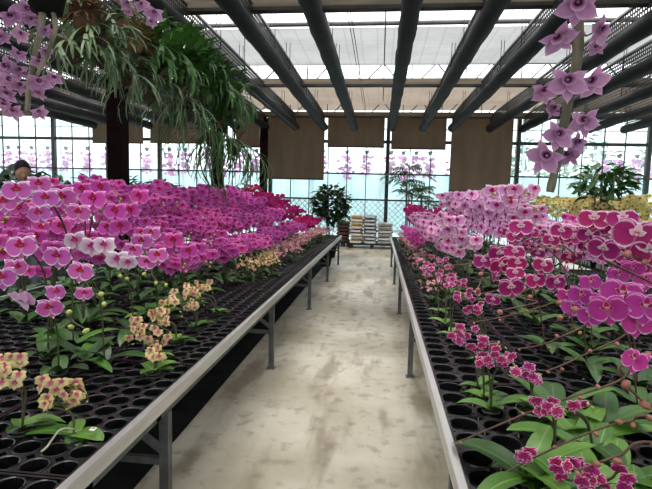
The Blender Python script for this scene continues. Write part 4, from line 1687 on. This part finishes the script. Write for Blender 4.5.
# ------------------------------------------------------------------ hanging staghorn ferns
RX, RZ = -1.9, 2.97
m = MB()
m.tube([(RX, 1.2, RZ), (RX, 11.0, RZ)], .010, 6)
rail = thing('fern_rail', 'thin dark pipe that carries the row of hanging staghorn ferns', 'pipe', (0, 0, 0))
put('pipe', m.mesh('pipe', MT['cable']), rail)
for y in (2.3, 6.65, 10.99):
    m = MB()
    m.tube([(RX, y, RZ), (RX, y, 3.935)], .005, 5)
    put('drop_wire', m.mesh('drop_wire', MT['cable']), rail)


def frond_mesh(seed, L, wid, up0, forks, mat, dr=1.0):
    r = random.Random(seed)
    m = MB()

    def seg(p, yaw, pit, w, l, depth):
        n = 5
        pts = []
        c = V(p)
        for i in range(n + 1):
            pts.append((c.copy(), yaw, pit))
            c = c + V((math.cos(pit) * math.cos(yaw), math.cos(pit) * math.sin(yaw), math.sin(pit))) * l / n
            pit -= (.16 + .05 * r.random()) * (1.0 if depth else .9) * dr
            yaw += r.uniform(-.05, .05)
        w2 = w * (1.5 if depth < forks else .25)
        o = len(m.v)
        for i, (c, yy, pp) in enumerate(pts):
            sd = V((-math.sin(yy), math.cos(yy), 0))
            ww = w + (w2 - w) * (i / n) ** 2
            m.v.append(tuple(c - sd * ww / 2))
            m.v.append(tuple(c + V((0, 0, .12 * ww))))
            m.v.append(tuple(c + sd * ww / 2))
        for i in range(n):
            for q in range(2):
                a = o + i * 3 + q
                m.face((a, a + 1, a + 4, a + 3), [(abs(q - 1), i / n), (abs(q), i / n), (abs(q), (i + 1) / n), (abs(q - 1), (i + 1) / n)])
        if depth < forks:
            e = pts[-1][0]
            for sg in (-1, 1):
                sd = V((-math.sin(yaw), math.cos(yaw), 0))
                seg(e + sd * sg * w2 * .22 - V((math.cos(yaw), math.sin(yaw), 0)) * .01, yaw + sg * r.uniform(.3, .5), pit + r.uniform(0, .25), w2 * .52, l * r.uniform(.6, .85), depth + 1)
    seg((0, 0, 0), 0, up0, wid, L, 0)
    return m.mesh('frond', MT[mat])


FR = [frond_mesh(1, .16, .035, 1.0, 2, 'frond', .7), frond_mesh(2, .13, .04, .5, 2, 'frond', .7), frond_mesh(3, .20, .022, .2, 2, 'frond', .7)]
FG = [frond_mesh(4, .16, .05, 1.25, 2, 'frondgreen', .45), frond_mesh(5, .15, .065, .9, 1, 'frondgreen', .5), frond_mesh(6, .18, .04, .5, 2, 'frondgreen', .8)]
FS = [frond_mesh(7, .26, .012, -.2, 2, 'frond'), frond_mesh(8, .30, .010, -.1, 1, 'leaf'), frond_mesh(9, .24, .012, .2, 2, 'frondgreen')]
FD = [frond_mesh(10, .12, .035, 1.2, 1, 'dryfrond', .5), frond_mesh(11, .11, .04, .7, 1, 'dryfrond', .6)]


def fern(label, px, py, Y, kind, n, sc_, seed, ball='dark'):
    p = at(px, py, Y)
    t = thing('staghorn_fern', label, 'fern', p)
    r = random.Random(seed)
    m = MB()
    m.ball((0, 0, -.02), (.06 if ball == 'dark' else .085) * sc_, 1, .9, 1.15, 12, 8)
    put('root_ball', m.mesh('root_ball', MT['moss' if ball == 'dark' else 'dryfrond']), t)
    for k in range(4):
        put('shield_frond', FD[k % 2], t, (0, 0, -.02), (0, 0, k * 1.6 + r.uniform(-.3, .3)), sc_ * .9)
    for k in range(n):
        st = {'grey': FR, 'green': FG, 'string': FS, 'dry': FD}[kind][k % 3 if kind != 'dry' else k % 2]
        put('frond', st, t, (0, 0, .02 + .02 * r.random()), (r.uniform(-.3, .3), (r.uniform(-.25, .35) if kind != 'dry' else r.uniform(-.6, 1.1)), k * 2.4 + r.uniform(-.5, .5)), sc_ * r.uniform(.75, 1.15))
    m = MB()
    m.tube([(0, 0, 0), (0, 0, .3), (RX - p.x, 0, RZ - p.z)], .004, 4)
    put('hanging_wire', m.mesh('hanging_wire', MT['cable']), t)


fern('dried brown staghorn ball at the top of the fern row', 84, 17, 2.9, 'dry', 46, .8, 1, 'dry')
fern('staghorn fern on a dark brown mount, nearest in the hanging row', 72, 50, 2.95, 'grey', 20, 1.0, 2)
fern('grey-green staghorn fern with spreading antlers, second in the hanging row', 104, 56, 3.3, 'grey', 26, 1.1, 3)
fern('staghorn fern with dry brown crown in front of the nearest column', 128, 54, 3.7, 'dry', 34, 1.0, 4)
fern('drooping grey-green staghorn fern below the dry crown', 126, 74, 3.75, 'grey', 24, 1.1, 5)
fern('fresh green staghorn fern right of the nearest column', 158, 72, 4.2, 'green', 26, 1.25, 6)
fern('upright green staghorn fern, fifth green clump along the row', 182, 80, 4.7, 'green', 26, 1.35, 7)
fern('ragged green staghorn fern beside the middle column', 206, 96, 5.2, 'green', 26, 1.4, 8)
fern('last green staghorn fern in the hanging row', 230, 108, 5.8, 'green', 26, 1.4, 9)
fern('leafy green staghorn clump above the nearest column top', 150, 52, 3.9, 'green', 22, 1.1, 21)
fern('upright green staghorn clump under the netted curtain tube', 170, 62, 4.5, 'green', 24, 1.3, 22)
fern('broad green staghorn clump between fifth and ragged ones', 196, 78, 5.0, 'green', 24, 1.3, 23)
fern('green staghorn clump reaching to the middle column', 218, 92, 5.5, 'green', 24, 1.3, 24)
fern('grey-green staghorn beside the dried brown ball', 98, 34, 3.05, 'grey', 20, .95, 25)
fern('drooping grey-green staghorn under the fresh green one', 150, 92, 4.1, 'grey', 22, 1.05, 26)
fern('drooping staghorn low between the two maroon columns', 176, 104, 4.6, 'grey', 20, 1.05, 27)
fern('leafy staghorn hiding the middle column', 222, 124, 5.6, 'green', 22, 1.2, 28)
fern('dry brown crowned staghorn against the netted tube', 134, 40, 3.6, 'dry', 40, .85, 29, 'dry')
fern('stringy fern trailing under the upright green staghorn', 186, 112, 4.75, 'string', 26, 1.2, 10)
fern('stringy fern trailing down before the middle column', 212, 136, 5.3, 'string', 32, 1.4, 11)
fern('stringy fern trailing lowest at the end of the row', 234, 146, 5.85, 'string', 34, 1.5, 12)

# ------------------------------------------------------------------ dendrobiums hanging near the camera


def dendro(label, canes, flowers, basket_at, rail_z, seed, bw=.07):
    """canes: lists of (px, py, Y); flowers: (px, py, Y, size px)"""
    o = V(basket_at)
    t = thing('hanging_dendrobium', label, 'orchid', o)
    r = random.Random(seed)
    m = MB()
    m.lathe([(bw * .6, -.10), (bw, 0), (bw * 1.05, 0), (bw, -.01), (.001, -.012)], 14)
    m.face(list(range(14))[::-1])
    put('basket', m.mesh('basket', MT['tub']), t)
    m = MB()
    m.tube([(0, 0, -.01), (0, 0, rail_z - o.z)], .003, 5)
    put('hanging_wire', m.mesh('hanging_wire', MT['cable']), t)
    allp = []
    for (pp, rad) in canes:
        pts = [V((r.uniform(-.02, .02), 0, -.005))] + [at(*q) - o for q in pp]
        sp = spline(pts, 30)
        allp += sp
        m = MB()
        m.tube(sp, rad, 8, True, lambda q: rad * (1 + .12 * (math.sin(q * 60) > .8)) * (1 - .35 * q))
        put('cane', m.mesh('cane', MT['cane']), t)
    for (px, py, Y, s) in flowers:
        p = at(px, py, Y) - o
        d = V((0, 0, EYE)) - (p + o)
        d.normalize()
        d = d + V((r.uniform(-.9, .9), 0, r.uniform(-.7, .2)))
        b = put('blossom', blossom_mesh('dendro', 'petals'), t, mw=xf(p, look(d, r.uniform(-.8, .8)), s * .9 * Y / F))
        put('lip', blossom_mesh('dendro', 'lip'), b)
        near = min(allp, key=lambda q: (q - p).length)
        m = MB()
        m.tube([near, near.lerp(p, .5) + V((0, .005, -.004)), p + V((0, .006, 0))], .0012, 4, False)
        put('flower_stalk', m.mesh('flower_stalk', MT['stemred']), t)


YR = .8
dendro('mauve dendrobium on a single grey cane hanging at the right, before the netted tubes',
       [([(579, -30, YR), (578, 30, YR), (577, 60, YR), (571, 88, YR), (565, 120, YR), (557, 160, YR), (550, 192, YR)], .0095)],
       [(577, 5, YR - .03, 46), (558, 37, YR - .02, 40), (571, 33, YR + .02, 30), (598, 30, YR - .02, 36), (597, 47, YR, 20), (567, 83, YR - .03, 44), (591, 82, YR - .02, 38), (543, 91, YR, 32),
        (586, 122, YR - .02, 38), (557, 136, YR - .02, 38), (576, 142, YR + .02, 28), (545, 158, YR, 42), (570, 154, YR + .02, 30), (552, 108, YR + .02, 24)],
       at(580, -150, YR), 3.56, 3)
YL = 1.15
dendro('mauve dendrobium with two canes hanging at the upper left corner',
       [([(42, 20, YL), (36, 50, YL), (30, 80, YL), (27, 112, YL)], .0085), ([(55, 20, YL), (52, 40, YL), (46, 58, YL), (37, 75, YL), (29, 92, YL)], .006)],
       [(12, 15, YL, 32), (27, 10, YL, 28), (30, 19, YL, 22), (2, 36, YL, 24), (22, 35, YL, 24), (45, 31, YL, 20), (19, 54, YL, 22), (45, 52, YL, 18), (38, 62, YL, 20), (8, 66, YL, 32), (18, 71, YL, 26),
        (10, 81, YL, 30), (19, 86, YL, 24), (40, 82, YL, 30), (8, 93, YL, 28), (39, 92, YL, 24), (14, 111, YL, 26), (40, 113, YL, 22), (54, 77, YL, 22), (4, 104, YL, 22)],
       at(47, 13, YL) + V((0, 0, .10)), 3.56, 4, .058)
YM = 1.3
dendro('mauve dendrobium spray dipping into the top of the view before the dark column',
       [([(112, -10, YM), (128, 5, YM), (145, 20, YM)], .005)],
       [(126, 4, YM, 20), (141, 5, YM, 20), (154, 14, YM, 24), (128, 12, YM, 12), (152, 22, YM, 16)],
       at(110, -90, YM), 3.56, 5, .05)

# ------------------------------------------------------------------ the visitor behind the left bench
PX, PYY = at(21, 176, 5.3).x, 5.3
t = thing('person', 'person with short black hair in a grey shirt, looking down behind the left bench', 'person', (PX, PYY, .004), math.radians(-38))
t.scale = (1.02, 1.02, 1.02)
me = bpy.data.meshes.new('person_body')
vs = [((0, 0, .95), .15), ((0, 0, 1.18), .14), ((0, 0, 1.38), .155), ((0, 0, 1.47), .075), ((.015, -.01, 1.54), .06),
      ((0, .18, 1.40), .065), ((0, .24, 1.13), .05), ((.12, .22, .90), .04), ((.18, .21, .82), .038),
      ((0, -.18, 1.40), .065), ((0, -.24, 1.13), .05), ((.12, -.22, .90), .04), ((.18, -.21, .82), .038),
      ((0, .10, .88), .10), ((.02, .11, .5), .07), ((0, .11, .09), .05), ((.13, .12, .05), .045),
      ((0, -.10, .88), .10), ((.02, -.11, .5), .07), ((0, -.11, .09), .05), ((.13, -.12, .05), .045)]
es = [(0, 1), (1, 2), (2, 3), (3, 4), (2, 5), (5, 6), (6, 7), (7, 8), (2, 9), (9, 10), (10, 11), (11, 12), (0, 13), (13, 14), (14, 15), (15, 16), (0, 17), (17, 18), (18, 19), (19, 20)]
me.from_pydata([a for a, _ in vs], es, [])
body = put('body', me, t)
md = body.modifiers.new('Skin', 'SKIN')
md2 = body.modifiers.new('Sub', 'SUBSURF')
md2.levels = md2.render_levels = 1
for i, (_, r_) in enumerate(vs):
    me.skin_vertices[0].data[i].radius = (r_, r_ * (1.25 if i in (0, 1, 2) else 1))
me.skin_vertices[0].data[0].use_root = True
me.materials.append(MT['shirt'])
m = MB()      # head, facing +x, tipped down
hc = V((.05, 0, 1.645))
tip = Matrix.Rotation(math.radians(24), 3, 'Y')


def headf(u, v):
    th = PI * (.002 + .996 * v)
    a = 2 * PI * u
    x, y, z = math.sin(th) * math.cos(a), math.sin(th) * math.sin(a), -math.cos(th)
    wx, wy, wz = .098, .077, .122
    if z < 0:
        k = 1 - .32 * (-z) ** 1.5
        wy *= k
        if x < 0:
            wx *= 1 - .25 * (-z)
    nose = .026 * math.exp(-((y / .16) ** 2 + ((z + .18) / .2) ** 2)) if x > 0 else 0
    eye = -.010 * (math.exp(-(((y - .38) / .16) ** 2 + ((z - .02) / .13) ** 2)) + math.exp(-(((y + .38) / .16) ** 2 + ((z - .02) / .13) ** 2))) if x > 0 else 0
    mouth = .008 * math.exp(-((y / .28) ** 2 + ((z + .52) / .07) ** 2)) if x > 0 else 0
    return hc + tip @ V((x * wx + nose + eye + mouth, y * wy, z * wz))


m.grid(headf, 32, 24, close_u=True)
for sy in (-1, 1):
    m.ball(hc + tip @ V((-.005, sy * .078, -.005)), .03, .7, .35, 1.1, 8, 6, tip)
put('head', m.mesh('head', MT['skin']), t)
m = MB()


def hairf(u, v):
    a = 2 * PI * u
    lim = .80 if math.cos(a) < .35 else .42
    th = PI * (1 - v * (lim if lim > .5 else .40))
    th = PI - (PI - th)
    x, y, z = math.sin(th) * math.cos(a), math.sin(th) * math.sin(a), -math.cos(th)
    return hc + tip @ V((x * .106 - .004, y * .086, z * .130 + .004))


m.grid(lambda u, v: hc + tip @ V((math.sin(v * PI * (.56 - .28 * math.cos(2 * PI * u))) * math.cos(2 * PI * u) * .107 - .005,
                                  math.sin(v * PI * (.56 - .28 * math.cos(2 * PI * u))) * math.sin(2 * PI * u) * .087,
                                  math.cos(v * PI * (.56 - .28 * math.cos(2 * PI * u))) * .131 + .003)), 28, 10, close_u=True)
put('hair', m.mesh('hair', MT['hair']), t)
for sy in (-1, 1):
    m = MB()
    for k in range(4):
        m.tube([(.18, sy * .215 + (k - 1.5) * .017, .82), (.21, sy * .215 + (k - 1.5) * .019, .775), (.205, sy * .215 + (k - 1.5) * .019, .735 + (.008 if k in (0, 3) else 0))], .0085, 6)
    m.tube([(.17, sy * .19, .84), (.215, sy * .165, .81), (.225, sy * .16, .775)], .0095, 6)
    put('hand', m.mesh('hand', MT['skin']), t)
